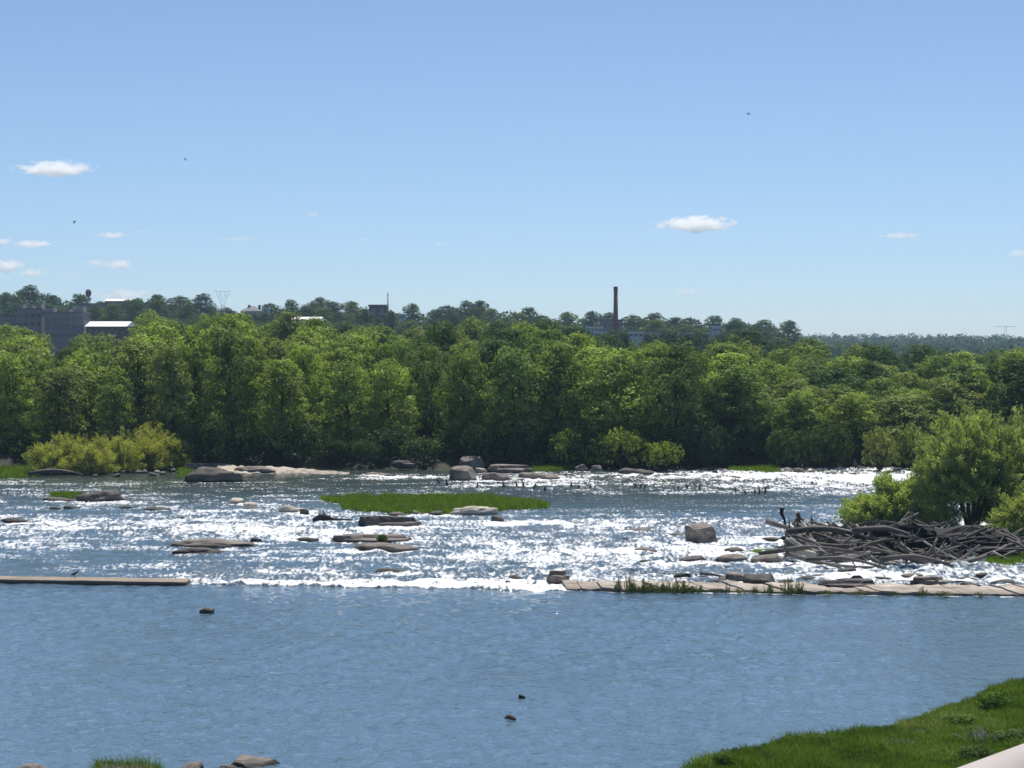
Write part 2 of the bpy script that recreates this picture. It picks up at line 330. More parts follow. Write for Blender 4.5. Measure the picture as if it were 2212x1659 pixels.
def make_water():
    xs = np.concatenate([[-6000, -1500, -400, -200, -120, -85], np.arange(-66, 66.01, 0.17), [85, 120, 200, 400, 1500, 6000]])
    ys = np.concatenate([[-3000, -300, 0, 40, 60], np.arange(70, 122, 0.3), np.arange(122, 146, 0.16), np.arange(146, 276, 0.3), [285, 300]])
    XX, YY = np.meshgrid(xs, ys); X = XX.ravel(); Y = YY.ravel()
    Ys = np.maximum(Y, 30); px = 1106 + X / Ys * F; py = YH + CH * F / Ys
    Fd = table(np.clip(px, 0, 2212), np.clip(py, 1000, 1276))
    edge = np.interp(px, EDX, EDY)
    beyond = (py < edge + 0.6)
    Fd = np.where(beyond, Fd, 0.0)
    Fd = np.where((py > 1000) & (np.abs(X) < 70), Fd, 0)
    # streaky patches drift with the current, from the left to the right
    n = (0.50 * rotn(X, Y, 0.10, 6.0, 3.4, 1) + 0.42 * rotn(X, Y, -0.08, 1.9, 2.8, 2) + 0.36 * rotn(X, Y, 0.2, 0.8, 1.9, 3) + 0.26 * rotn(X, Y, 0.1, 0.4, 1.2, 4) + 0.60 * rotn(X, Y, 0.04, 8.5, 1.0, 5))
    order = np.argsort(n, kind='stable'); rank = np.empty(len(n)); rank[order] = np.arange(len(n)) / len(n)
    foam = np.clip((-0.02 + 0.86 * Fd + 0.85 * (rank - .5)) * np.clip(Fd / .12, 0, 1) + .6 * (Fd > .96), 0, 1.3)
    # broken water piles up at the foot of every rock and trails off to its right
    wake = np.zeros(len(X))
    for (rx, ry, rw) in ROCKS + [(gp(1517, 1180)[0], gp(1517, 1180)[1], 2.2)]:
        if ry > 258 or ry < 137: continue
        m_ = (np.abs(X - rx) < rw + 5) & (np.abs(Y - ry) < 6)
        dx = (X[m_] - rx) / (rw * .6 + .5); dy = (Y[m_] - (ry - .5)) / 1.5
        wake[m_] = np.maximum(wake[m_], np.exp(-dx * dx - dy * dy) * .55 + .4 * np.exp(-dy * dy * 2) * np.clip(dx, 0, 1) * np.exp(-np.maximum(dx - 1, 0) ** 2 * .3))
    foam = np.clip(foam + wake * beyond * (.25 + .9 * rank), 0, 1.3)
    # turbulence
    tur = np.clip(Fd * 1.25, 0, 1) * np.where((px > 1215) & (py > edge - 17), .12, 1.0)
    rip = np.where(beyond, 1.0, 0.0)
    def ridg(v): return 1 - np.abs(v * 2 - 1)
    h = tur * (0.34 * (ridg(rotn(X, Y, 0.2, 2.6, 1.9, 11)) - .5) + 0.30 * (ridg(rotn(X, Y, -0.3, 1.1, 1.0, 12)) - .5) + 0.16 * (rotn(X, Y, 0.6, 0.5, 0.5, 13) - .5))
    h += rip * 0.05 * (rotn(X, Y, 0.1, 1.6, 1.2, 14) - .5)
    h += 0.035 * (rotn(X, Y, 0.25, 2.4, 1.3, 15) - .5) + 0.02 * (rotn(X, Y, -0.2, 1.1, 0.8, 16) - .5)
    pool = np.where(beyond, 0.3, 1.0); gust = (.45 + .9 * vn(X / 9 + 3, Y / 14, 21)) * (1 - .55 * sstep(2, 14, X - (Y - 80) * .25) * (Y < 118))
    h += pool * gust * (0.085 * (rotn(X, Y, .22, .42, .8, 17) - .5) + 0.11 * (rotn(X, Y, -.12, .85, 1.5, 18) - .5))
    far = (np.abs(X) > 66) | (Y < 70) | (Y > 276)
    h = np.where(far, 0, h)
    nn, m = XX.shape; idx = np.arange(nn * m).reshape(nn, m)
    Fq = np.stack([idx[:-1, :-1], idx[:-1, 1:], idx[1:, 1:], idx[1:, :-1]], -1).reshape(-1, 4)
    me = mesh_np('river', np.stack([X, Y, h], -1), Fq, M_water, {'foam': foam, 'rough': np.maximum(tur, rip * 0.25), 'shallow': np.where(beyond, .45 + .55 * sstep(1120, 1045, py) , 0.0)}, smooth=True)
    tag(obj_of('river', me), kind='structure')

# ------------------------------------------------------------------ foliage generators
def cards(C, Nrm, size, rng, aspect=0.6, jit=0.5):
    """one small leaf-spray quad per centre, roughly facing its normal"""
    n = len(C); nr = Nrm + rng.normal(0, jit, (n, 3)); nr /= np.linalg.norm(nr, axis=1)[:, None] + 1e-9
    r = rng.normal(0, 1, (n, 3)); u = np.cross(nr, r); u /= np.linalg.norm(u, axis=1)[:, None] + 1e-9
    v = np.cross(nr, u); s = (size * rng.uniform(0.6, 1.35, n))[:, None]; a = s * aspect
    bend = nr * s * 0.18
    V = np.stack([C - u * s - bend, C - v * a, C + u * s - bend, C + v * a], 1).reshape(-1, 3)
    Fq = np.arange(n * 4).reshape(n, 4)
    return V, Fq
def lobe_cards(lobes, rng, nclump=24, per=19, cr=0.42, size=0.165, squash=0.8, jit=0.38, density=1.0):
    """each lobe of a crown carries small leafy clumps on its shell; each clump is a tuft of leaf sprays"""
    CC, NN, TT = [], [], []
    for (cx, cy, cz, r) in lobes:
        k = max(3, int(nclump * (r / 1.4) ** 2 * density))
        d = rng.normal(0, 1, (k * 2, 3)); d /= np.linalg.norm(d, axis=1)[:, None]; d = d[d[:, 2] > -0.6][:k]; k = len(d)
        rr = r * rng.uniform(0.72, 1.12, k); c = np.array([cx, cy, cz]) + d * rr[:, None] * np.array([1, 1, squash])
        lt = rng.random() * 0.3; t = lt + rng.random(k) * 0.7; crk = cr * rng.uniform(.65, 1.35, k)
        e = rng.normal(0, 1, (k, per, 3)); e /= np.linalg.norm(e, axis=2)[:, :, None]
        CC.append((c[:, None] + e * crk[:, None, None] * np.array([1.15, 1.15, .75])).reshape(-1, 3))
        NN.append((e * .7 + d[:, None] * .55 + np.array([0, 0, .45])).reshape(-1, 3)); TT.append(np.repeat(t, per))
    C = np.concatenate(CC); Nn = np.concatenate(NN); Nn /= np.linalg.norm(Nn, axis=1)[:, None]
    T = np.clip(np.concatenate(TT) + rng.normal(0, .08, len(C)), 0, 1)
    V, Fq = cards(C, Nn, size, rng, jit=jit)
    return V, Fq, np.repeat(T, 4)

def tree_proto(kind, seed):
    """returns (crown mesh, trunk mesh) of a tree 1.0 high unit = 13 m real, base at the origin"""
    rnd = random.Random(seed); rng = np.random.default_rng(seed)
    H = 13.0; lobes = []; tb = Tubes()
    top = []
    spec = dict(broad=(4.6, 0.12, 24), tall=(3.5, 0.12, 24), column=(2.6, 0.08, 19), open=(4.2, 0.26, 17), low=(4.4, 0.04, 24))[kind]
    RW, z0, nl = spec
    lean = (rnd.uniform(-.6, .6), rnd.uniform(-.4, .4))
    for i in range(nl):
        t = (i + 0.5) / nl
        zz = H * (z0 + (0.95 - z0) * t)
        if kind in ('broad', 'low'): env = math.sin(math.pi * (0.22 + 0.72 * t)) ** 0.7
        elif kind == 'tall': env = math.sin(math.pi * (0.15 + 0.75 * t)) ** 0.8
        elif kind == 'column': env = 0.75 + 0.25 * math.sin(math.pi * t)
        else: env = math.sin(math.pi * (0.1 + 0.6 * t)) ** 0.8
        if t > 0.9: env *= 0.45
        a = i * 2.399 + rnd.uniform(-.5, .5); rad = RW * env * rnd.uniform(0.45, 0.78)
        r = rnd.uniform(1.0, 1.9) * (0.85 if kind in ('open', 'column') else 1.0)
        lobes.append((math.cos(a) * rad + lean[0] * t, math.sin(a) * rad + lean[1] * t, zz - r * .3, r))
    V, Fq, T = lobe_cards(lobes, rng, nclump=(26 if kind != 'open' else 18))
    crown = mesh_np('crown_' + kind, V, Fq, M_leaf, {'tint': T})
    pts = [(0, 0, -0.6), (0.05, 0, 0.5)] + [(lean[0] * q + rnd.uniform(-.15, .15), lean[1] * q + rnd.uniform(-.15, .15), H * 0.85 * q) for q in (.25, .45, .65, .85, 1)]
    tb.add(pts, [.34, .26, .22, .18, .13, .08, .03], 8, 0.1, rnd)
    for (lx, ly, lz, r) in lobes:
        s = max(0.8, lz - rnd.uniform(1.5, 3.0)); q = min(1, s / (H * .85)); b = Vector((lean[0] * q, lean[1] * q, s))
        e = Vector((lx, ly, lz)); md = (b + e) / 2 + Vector((rnd.uniform(-.3, .3), rnd.uniform(-.3, .3), -0.25))
        tb.add([b, md, e], [0.10, 0.06, 0.02], 5)
    return crown, tb.mesh('trunk_' + kind, M_bark)
protos = {}
for i, (k, s) in enumerate([('broad', 1), ('broad', 2), ('tall', 3), ('tall', 4), ('column', 5), ('open', 6), ('low', 7), ('low', 8)]):
    protos.setdefault(k, []).append(tree_proto(k, 100 + s))

def put_tree(X, Y, h, wd, kind, color, label, group, rng, name='deciduous_tree', rz=None):
    cr, tr = rng.choice(protos[kind]); z = tz(X, Y)
    o = empty(name, (X, Y, z - 0.1), rng.uniform(0, 6.28) if rz is None else rz); o.scale = (wd, wd, h / 13.0)
    tag(o, label, 'tree', group)
    c = obj_of('crown', cr, o); c.color = (*color, 1); obj_of('trunk', tr, o)
    return o

ORD = ['first','second','third','fourth','fifth','sixth','seventh','eighth','ninth','tenth','eleventh','twelfth','thirteenth','fourteenth','fifteenth','sixteenth','seventeenth','eighteenth','nineteenth','twentieth','twenty-first','twenty-second','twenty-third','twenty-fourth','twenty-fifth','twenty-sixth','twenty-seventh','twenty-eighth','twenty-ninth','thirtieth']
def ordn(i): return ORD[i] if i < len(ORD) else 'last'
KW = dict(broad='broad rounded', tall='tall billowing', column='narrow upright', open='thin open-crowned', low='dense full-skirted')
PAL = [('yellow-green', (0.27, 0.335, 0.075)), ('fresh green', (0.20, 0.265, 0.062)), ('mid green', (0.14, 0.20, 0.056)), ('dark green', (0.075, 0.125, 0.042)), ('grey-green', (0.22, 0.26, 0.085))]
FT_X = [0,80,160,250,330,440,560,650,760,880,950,1060,1160,1260,1350,1470,1560,1660,1740,1850,1950,2050,2212]
FT_Y = [770,790,800,775,765,720,745,780,765,775,755,760,765,750,760,755,770,810,850,860,870,800,780]
CT_X = [0,60,150,230,290,340,400,440,500,560,620,700,800,900,1000,1100,1180,1230,1280,1340,1400,1450,1500,1560,1610,1660,1700,1760,1850,1930,2000,2100,2212]
CT_Y = [702,712,728,720,680,672,700,684,676,690,685,690,703,704,698,688,690,706,722,738,742,745,752,735,716,722,738,728,732,748,752,758,750]
def build_forest():
    rng = random.Random(11)
    Ds = [270, 277, 286, 297, 310, 326, 346, 370, 400, 440, 490]
    rown = ['waterfront', 'second', 'third', 'fourth', 'fifth', 'sixth', 'seventh', 'eighth', 'ninth', 'tenth', 'rearmost']
    for r, D in enumerate(Ds):
        sp = 6.6 + r * 0.72; hw = D * 0.2309 + 3
        n = int(2 * hw / sp); off = rng.uniform(-.5, .5)
        items = []
        for i in range(n + 1):
            X = -hw + (i + 0.5 + off * .5) * (2 * hw / n) + rng.uniform(-1.3, 1.3); Y = D + rng.uniform(-2.5, 3.5)
            items.append((X, Y))
        items.sort()
        for i, (X, Y) in enumerate(items):
            px = 1106 + X / Y * F
            t = (r / 10.0) ** 0.55
            y0 = np.interp(px, FT_X, FT_Y); y1 = np.interp(px, CT_X, CT_Y)
            yt = y0 * (1 - t) + y1 * t + rng.uniform(-10, 26) * (1 - .5 * t)
            if r == 10: yt = y1 + rng.uniform(-4, 12)
            h = Z_at(yt, Y) - tz(X, Y); h = max(7, h) * 1.07
            if 1650 < px < 2010 and r == 0: kind = rng.choice(['low', 'broad'])
            elif r == 0: kind = rng.choice(['broad', 'tall', 'low', 'column', 'low', 'tall'])
            else: kind = rng.choice(['broad', 'tall', 'broad', 'low', 'tall', 'open'])
            pw = [3, 4, 4, 2, 3]
            if 380 < px < 680: pw = [8, 3, 2, 1, 2]
            if 1900 < px and r > 2: pw = [5, 4, 2, 1, 4]
            if r >= 7 and px > 950: pw = [0.5, 2, 4, 5, 1]
            ci = rng.choices(range(5), pw)[0]; cn, c = PAL[ci]
            j = rng.uniform(0.85, 1.15); c = tuple(v * j for v in c)
            wd = rng.uniform(0.75, 1.35) * (1 + 0.02 * r)
            if r == 0: lab = f'{KW[kind]} {cn} tree, {ordn(i)} from the left in the waterfront row of the forest'
            elif r == 10: lab = f'{KW[kind]} {cn} tree, {ordn(i)} from the left in the rearmost forest row'
            else: lab = f'{KW[kind]} {cn} tree, {ordn(i)} from the left in the {rown[r]} row of the forest'
            put_tree(X, Y, h, wd, kind, c, lab, 'trees of the riverside forest', rng)
    # the lone dark tree that stands above the canopy right of the brick chimney
    X = X_at(1612, 470); put_tree(X, 470, Z_at(706, 470) - tz(X, 470), 1.5, 'broad', (0.05, 0.09, 0.035), 'very dark broad tree standing above the canopy, right of the brick chimney', 'trees of the riverside forest', rng)
build_forest()

def build_hill_trees():
    rng = random.Random(5); k = 0
    gaps = [(500, 566), (225, 280), (795, 838)]
    for row, (D, dy, sp) in enumerate([(1150, 0, 40), (1040, 16, 52), (900, 36, 74)]):
        items = []; x = -30
        while x < 1715:
            items.append(x); x += sp * rng.uniform(0.55, 1.45)
        for i, x in enumerate(items):
            if row == 0 and any(a < x < b for a, b in gaps): continue
            if row == 0 and 178 < x < 200: continue
            if row >= 1 and (-20 < x < 300) and row == 2: continue
            if row == 1 and (20 < x < 180): continue
            if row == 2 and 1180 < x < 1560: continue
            if row == 1 and 1255 < x < 1350: continue
            Y = D + rng.uniform(-25, 25); X = X_at(x, Y); g = tz(X, Y)
            yt = skyl(x) + dy + rng.uniform(-11, 12)
            h = max(9, Z_at(yt, Y) - g) * 1.04; h = min(h, 24)
            kind = rng.choice(['broad', 'low', 'low']); ci = rng.choice([1, 2, 2, 3, 3])
            cn, c = PAL[ci]
            lab = f'{KW[kind]} {cn} tree, {ordn(i % 30)} from the left ' + ['on the crest of the far hill', 'halfway up the far hill', 'at the foot of the far hill'][row]
            if i >= 30: lab = f'{KW[kind]} {cn} tree toward the right of ' + ['the hill crest', 'the hillside', 'the hill foot'][row] + f', {ordn(i-30)} of these'
            put_tree(X, Y, h, rng.uniform(1.35, 1.9) * (1 if row < 2 else 1.15), kind, tuple(v * 0.6 for v in c), lab, 'trees on the far hill', rng); k += 1
    # dark low trees between the long pale shed and the forest
    for i in range(9):
        x = 1270 + i * 42 + rng.uniform(-10, 10); Y = 640 + rng.uniform(-20, 20); X = X_at(x, Y)
        put_tree(X, Y, Z_at(711 + rng.uniform(-3, 5), Y) - tz(X, Y), 1.3, 'broad', (0.06, 0.10, 0.05), f'blue-green tree, {ordn(i)} from the left in front of the long pale shed', 'trees before the long shed', rng)
build_hill_trees()
rng = random.Random(55)
for i, (x, y) in enumerate([(512, 676), (530, 673), (552, 674), (572, 672)]):
    X = X_at(x, 1070); put_tree(X, 1070, Z_at(y, 1070) - tz(X, 1070), 1.1, 'low', (.07, .11, .045), f'dark tree hiding the walls of the hip-roofed house, {ordn(i)} from the left', 'trees before the hip-roofed house', rng)

for i, (x, y) in enumerate([(792, 664), (842, 667), (815, 682)]):
    X = X_at(x, 975); put_tree(X, 975, Z_at(y, 975) - tz(X, 975), .95, 'low', (.07, .11, .045), f'dark tree crowding the foot of the square brick house, {ordn(i)} of three', 'trees by the square brick house', rng)

def distant_woods():
    rng = np.random.default_rng(9); lobes = []
    for D, ytop, xa, xb in ((3000, 722, 1560, 2450), (2500, 727, 1600, 2450), (2000, 735, 1650, 2450), (1400, 745, 1690, 2450), (900, 757, 1800, 2420)):
        x = xa
        while x < xb:
            zt = Z_at(ytop + rng.uniform(-4, 5), D); r = rng.uniform(6, 12)
            for q in range(3): lobes.append((X_at(x, D) + rng.uniform(-6, 6), D + rng.uniform(-20, 20), zt - r - q * 8, r))
            x += rng.uniform(9, 15) * (2600 / D)
    V, Fq, T = lobe_cards(lobes, rng, nclump=.55, per=5, cr=3.2, size=1.9)
    o = obj_of('distant_woods', mesh_np('distant_woods', V, Fq, M_leaf, {'tint': T})); o.color = (0.055, 0.085, 0.045, 1)
    tag(o, 'hazy blue-green woods along the horizon on the right', 'woods', kind='stuff')
distant_woods()
def hillside_woods():
    rng = np.random.default_rng(19); lobes = []
    for D, dy, st in ((1215, 9, 9), (1085, 25, 9), (960, 44, 11)):
        x = -60
        while x < (1705 if D > 1100 else 1640):
            if not (D < 1000 and (x < 300 or x > 1180)):
                r = rng.uniform(2.5, 5); yt = skyl(x) + dy + rng.uniform(-4, 6)
                for q in range(3): lobes.append((X_at(x, D) + rng.uniform(-2, 2), D + rng.uniform(-8, 8), Z_at(yt, D) - r - q * 4, r))
            x += st * rng.uniform(.7, 1.3)
    V, Fq, T = lobe_cards(lobes, rng, nclump=1.6, per=7, cr=1.3, size=.75)
    o = obj_of('hillside_woods', mesh_np('hillside_woods', V, Fq, M_leaf, {'tint': T})); o.color = (0.06, 0.10, 0.05, 1)
    tag(o, 'dark wooded slope filling in between the trees of the far hill', 'woods', kind='stuff')
hillside_woods()

# shrubs: upright sprays
def shrub_mesh(seed, Rr=1.0, Hh=1.0, nst=46, leaf=0.052, dens=230, up=0.7, mat_=None):
    rnd = random.Random(seed); rng = np.random.default_rng(seed); tb = Tubes(); C = []; D = []
    for i in range(nst):
        a = rnd.uniform(0, 6.283); o = rnd.uniform(0, 1) ** 0.6
        e = Vector((math.cos(a) * Rr * o, math.sin(a) * Rr * o, Hh * math.sqrt(max(0.05, 1 - (o * .92) ** 2)) * rnd.uniform(.82, 1.08)))
        b = Vector((math.cos(a) * Rr * .18 * o, math.sin(a) * Rr * .18 * o, -0.1)); m_ = (b + e) / 2 + Vector((0, 0, Hh * .12))
        tb.add([b, m_, e], [.035 * Hh, .02 * Hh, .006 * Hh], 4, cap=False)
        for q in range(dens):
            t = rnd.uniform(0.25, 1.05); p = b * (1 - t) ** 2 + m_ * 2 * t * (1 - t) + e * t * t
            C.append(p + Vector((rnd.gauss(0, .09), rnd.gauss(0, .09), rnd.gauss(0, .07))) * (Rr * 0.9 * (0.6 + t * .5)))
    C = np.array([tuple(c) for c in C]); Nn = rng.normal(0, 1, C.shape) * np.array([1, 1, 0.6])
    n = len(C); dirn = C / (np.linalg.norm(C, axis=1)[:, None] + 1e-6) * 0.7 + np.array([0, 0, up]) + rng.normal(0, .35, C.shape); dirn /= np.linalg.norm(dirn, axis=1)[:, None]
    s = (leaf * rng.uniform(.7, 1.4, n))[:, None]; sd_ = np.cross(dirn, Nn); sd_ /= np.linalg.norm(sd_, axis=1)[:, None] + 1e-6
    V = np.stack([C - dirn * s, C - sd_ * s * .33, C + dirn * s, C + sd_ * s * .33], 1).reshape(-1, 3)
    T = np.repeat(np.clip(rng.normal(.5, .2, n), 0, 1), 4)
    return mesh_np('shrub_foliage', V, np.arange(n * 4).reshape(n, 4), mat_ or M_willow, {'tint': T}), tb.mesh('shrub_stems', M_bark)
shr = [shrub_mesh(200 + i) for i in range(4)]
def bush_mesh(seed):
    rnd = random.Random(seed); rng = np.random.default_rng(seed); lobes = []
    for i in range(13):
        a = i * 2.4; o = math.sqrt((i + .5) / 13) * .72; lobes.append((math.cos(a) * o, math.sin(a) * o, .62 * math.sqrt(1 - o * o) * rnd.uniform(.8, 1.15), rnd.uniform(.22, .36)))
    for i in range(6): lobes.append((math.cos(i) * .6, math.sin(i) * .6, .2, .25))
    V, Fq, T = lobe_cards(lobes, rng, nclump=260, per=12, cr=.10, size=.052); tb = Tubes()
    for l in lobes: tb.add([(0, 0, -.1), (l[0] * .5, l[1] * .5, l[2] * .6), l[:3]], [.03, .02, .008], 4, cap=False)
    return mesh_np('bush_foliage', V, Fq, M_leaf, {'tint': T}), tb.mesh('bush_stems', M_bark)
bsh = [bush_mesh(300 + i) for i in range(4)]
def put_shrub(name, x, y, wpx, hpx, color, label, group, seed, z=0.0, cat='shrub'):
    X, Y = gp(x, y, z); k = Y / F; fo, st = (bsh if name in ('bank_bush', 'undergrowth_bush', 'weed_clump') else shr)[seed % 4]
    o = empty(name, (X, Y, z), seed * 1.7); o.scale = (wpx * k / 2, wpx * k / 2, hpx * k); tag(o, label, cat, group)
    c = obj_of('foliage', fo, o); c.color = (*color, 1); obj_of('stems', st, o); return o
YG = (0.31, 0.345, 0.11)
def dome_willow_later(): 
    for i, (x, y, w_, h_, c, lb) in enumerate([
        (95, 1026, 90, 62, YG, 'low yellow-green willow shrub at the left end of the willow thicket'),
        (140, 1023, 110, 82, (.27, .31, .10), 'yellow-green willow shrub, second from the left of the thicket on the left bank'),
        (190, 1026, 100, 66, YG, 'willow shrub, third from the left of the left thicket, over tangled roots'),
        (235, 1022, 110, 76, (.29, .33, .10), 'willow shrub in the middle of the left bank thicket'),
        (285, 1018, 120, 84, YG, 'full yellow-green willow shrub right of the middle of the left thicket'),
        (325, 1015, 110, 90, YG, 'tallest yellow-green willow shrub of the left bank thicket'),
        (365, 1014, 64, 60, (.26, .31, .10), 'small willow shrub at the right end of the thicket, beside the tan ledge'),
        (398, 1006, 44, 50, (.14, .19, .08), 'small grey-green sapling right of the willow thicket, above the tan ledge'),
        (14, 1004, 70, 100, (.13, .20, .06), 'green shrub at the left picture edge behind the grass patch')]):
        X, Y = gp(x, y); k = Y / F; dome_willow(X, Y + 1.5, .1, w_ * k / 2 * 1.22, 2.4, h_ * k, 60 + i, lb, c, int(330 * w_ / 100), 70, 4, low=0, cat='shrub', leaf=.095, name='willow_shrub', upb=.75)
BG = (0.20, 0.26, 0.045)
for i, (x, y, w_, h_, c, lb) in enumerate([
    (1232, 1003, 95, 88, BG, 'bright green bush on the far bank, left of the three round bushes'),
    (1305, 1004, 100, 70, BG, 'bright green bush low between the two taller bank bushes'),
    (1345, 1006, 120, 92, (.22, .27, .045), 'tallest bright green bush of the far bank, above the small boulders'),
    (1432, 1008, 95, 66, (.22, .27, .045), 'bright green bush at the right end of the far bank bushes'),
    (1010, 985, 70, 50, (.06, .10, .03), 'dark green bush behind the two stacked boulders'),
    (1900, 1010, 100, 90, (.19, .21, .06), 'olive bush on the far bank left of the big willow'),
    (1975, 1008, 110, 100, (.18, .21, .06), 'olive bush on the far bank just behind the big willow'),
    (1700, 1004, 110, 95, (.06, .09, .025), 'green bush at the water behind the small grass patch'),
    (1790, 1004, 110, 105, (.06, .09, .025), 'green bush at the water, left of the olive bushes'),
    (1560, 1002, 90, 80, (.035, .06, .022), 'dark bush at the waterline right of the bright bushes')]):
    put_shrub('bank_bush', x, y, w_, h_, c, lb, 'bushes along the far bank', i + 1, z=0.5)
# undergrowth: dim bushes along the foot of the forest
rng = random.Random(31)
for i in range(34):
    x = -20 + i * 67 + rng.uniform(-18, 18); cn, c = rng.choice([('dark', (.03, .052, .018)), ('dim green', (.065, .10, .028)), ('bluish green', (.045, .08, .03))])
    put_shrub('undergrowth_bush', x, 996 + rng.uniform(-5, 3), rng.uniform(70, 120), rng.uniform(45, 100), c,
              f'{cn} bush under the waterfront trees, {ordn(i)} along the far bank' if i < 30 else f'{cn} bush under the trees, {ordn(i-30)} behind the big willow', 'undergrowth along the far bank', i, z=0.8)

# big willows on the right
def willow(name, X, Y, Hh, Rr, seed, label, color, tilt=(0, 0), trunks=4, leafn=34000, z=0.4, zmin=0.12, drop=0.0):
    rnd = random.Random(seed); rng = np.random.default_rng(seed); tb = Tubes(); tips = []
    def grow(p, d, ln, rad, lev):
        q = p + d * ln * .5 + Vector((rnd.uniform(-.1, .1), rnd.uniform(-.1, .1), .05)) * ln; e = q + (d + Vector((rnd.uniform(-.18, .18), rnd.uniform(-.18, .18), .06))).normalized() * ln * .5
        tb.add([p, q, e], [rad, rad * .8, rad * .6], 6 if lev < 2 else 4, cap=False)
        tips.append((p, q, e, lev))
        if lev >= 4: return
        for _ in range(3 if lev < 3 else 4):
            nd = (d + Vector((rnd.gauss(0, .48), rnd.gauss(0, .48), rnd.gauss(.05, .28)))).normalized()
            grow(e if rnd.random() < .6 else q, nd, ln * rnd.uniform(.62, .82), rad * .55, lev + 1)
    for t in range(trunks):
        a = t * 6.283 / trunks + rnd.uniform(-.4, .4); sp = rnd.uniform(.25, .75)
        d = Vector((math.cos(a) * sp + tilt[0], math.sin(a) * sp + tilt[1], 1)).normalized()
        grow(Vector((math.cos(a) * .25, math.sin(a) * .25, -.3)), d, Hh * .33, .17 * Hh / 9, 0)
    P = []
    fine = [t for t in tips if t[3] >= 2]
    for _ in range(leafn):
        p, q, e, lev = rnd.choice(fine); t = rnd.random(); b = p * (1-t)**2 + q * 2*t*(1-t) + e * t*t
        P.append((b.x + rnd.gauss(0, .34), b.y + rnd.gauss(0, .34), b.z + rnd.gauss(0, .28)))
    C = np.array(P); sc_ = np.array([Rr / (np.percentile(np.abs(C[:, 0]), 97)), Rr / (np.percentile(np.abs(C[:, 1]), 97)), Hh / np.percentile(C[:, 2], 99.3)])
    C = C * sc_; C[:, 2] = (C[:, 2] - drop * Hh) / (1 - drop); keep = C[:, 2] > zmin * Hh; C = C[keep]; n = len(C)
    dirn = np.stack([C[:, 0] / Rr * .5, C[:, 1] / Rr * .5, np.full(n, .55)], 1) + rng.normal(0, .45, (n, 3)); dirn /= np.linalg.norm(dirn, axis=1)[:, None]
    s = (0.14 * rng.uniform(.6, 1.4, n))[:, None]; sd_ = np.cross(dirn, rng.normal(0, 1, (n, 3))); sd_ /= np.linalg.norm(sd_, axis=1)[:, None] + 1e-6
    V = np.stack([C - dirn * s, C - sd_ * s * .38, C + dirn * s, C + sd_ * s * .38], 1).reshape(-1, 3)
    big = vn(C[:, 0] / 1.2 + 50, C[:, 2] / 1.0 + 50, seed); T = np.clip(big * .8 + rng.normal(.1, .15, n), 0, 1)
    o = empty(name, (X, Y, z)); tag(o, label, 'tree', 'willows beside the driftwood pile')
    c = obj_of('crown', mesh_np('willow_crown', V, np.arange(n * 4).reshape(n, 4), M_willow, {'tint': np.repeat(T, 4)}), o); c.color = (*color, 1)
    tb.V = [Vector((v.x * sc_[0], v.y * sc_[1], (v.z * sc_[2] - drop * Hh) / (1 - drop))) for v in tb.V]
    obj_of('trunk', tb.mesh('willow_trunk', M_bark), o)
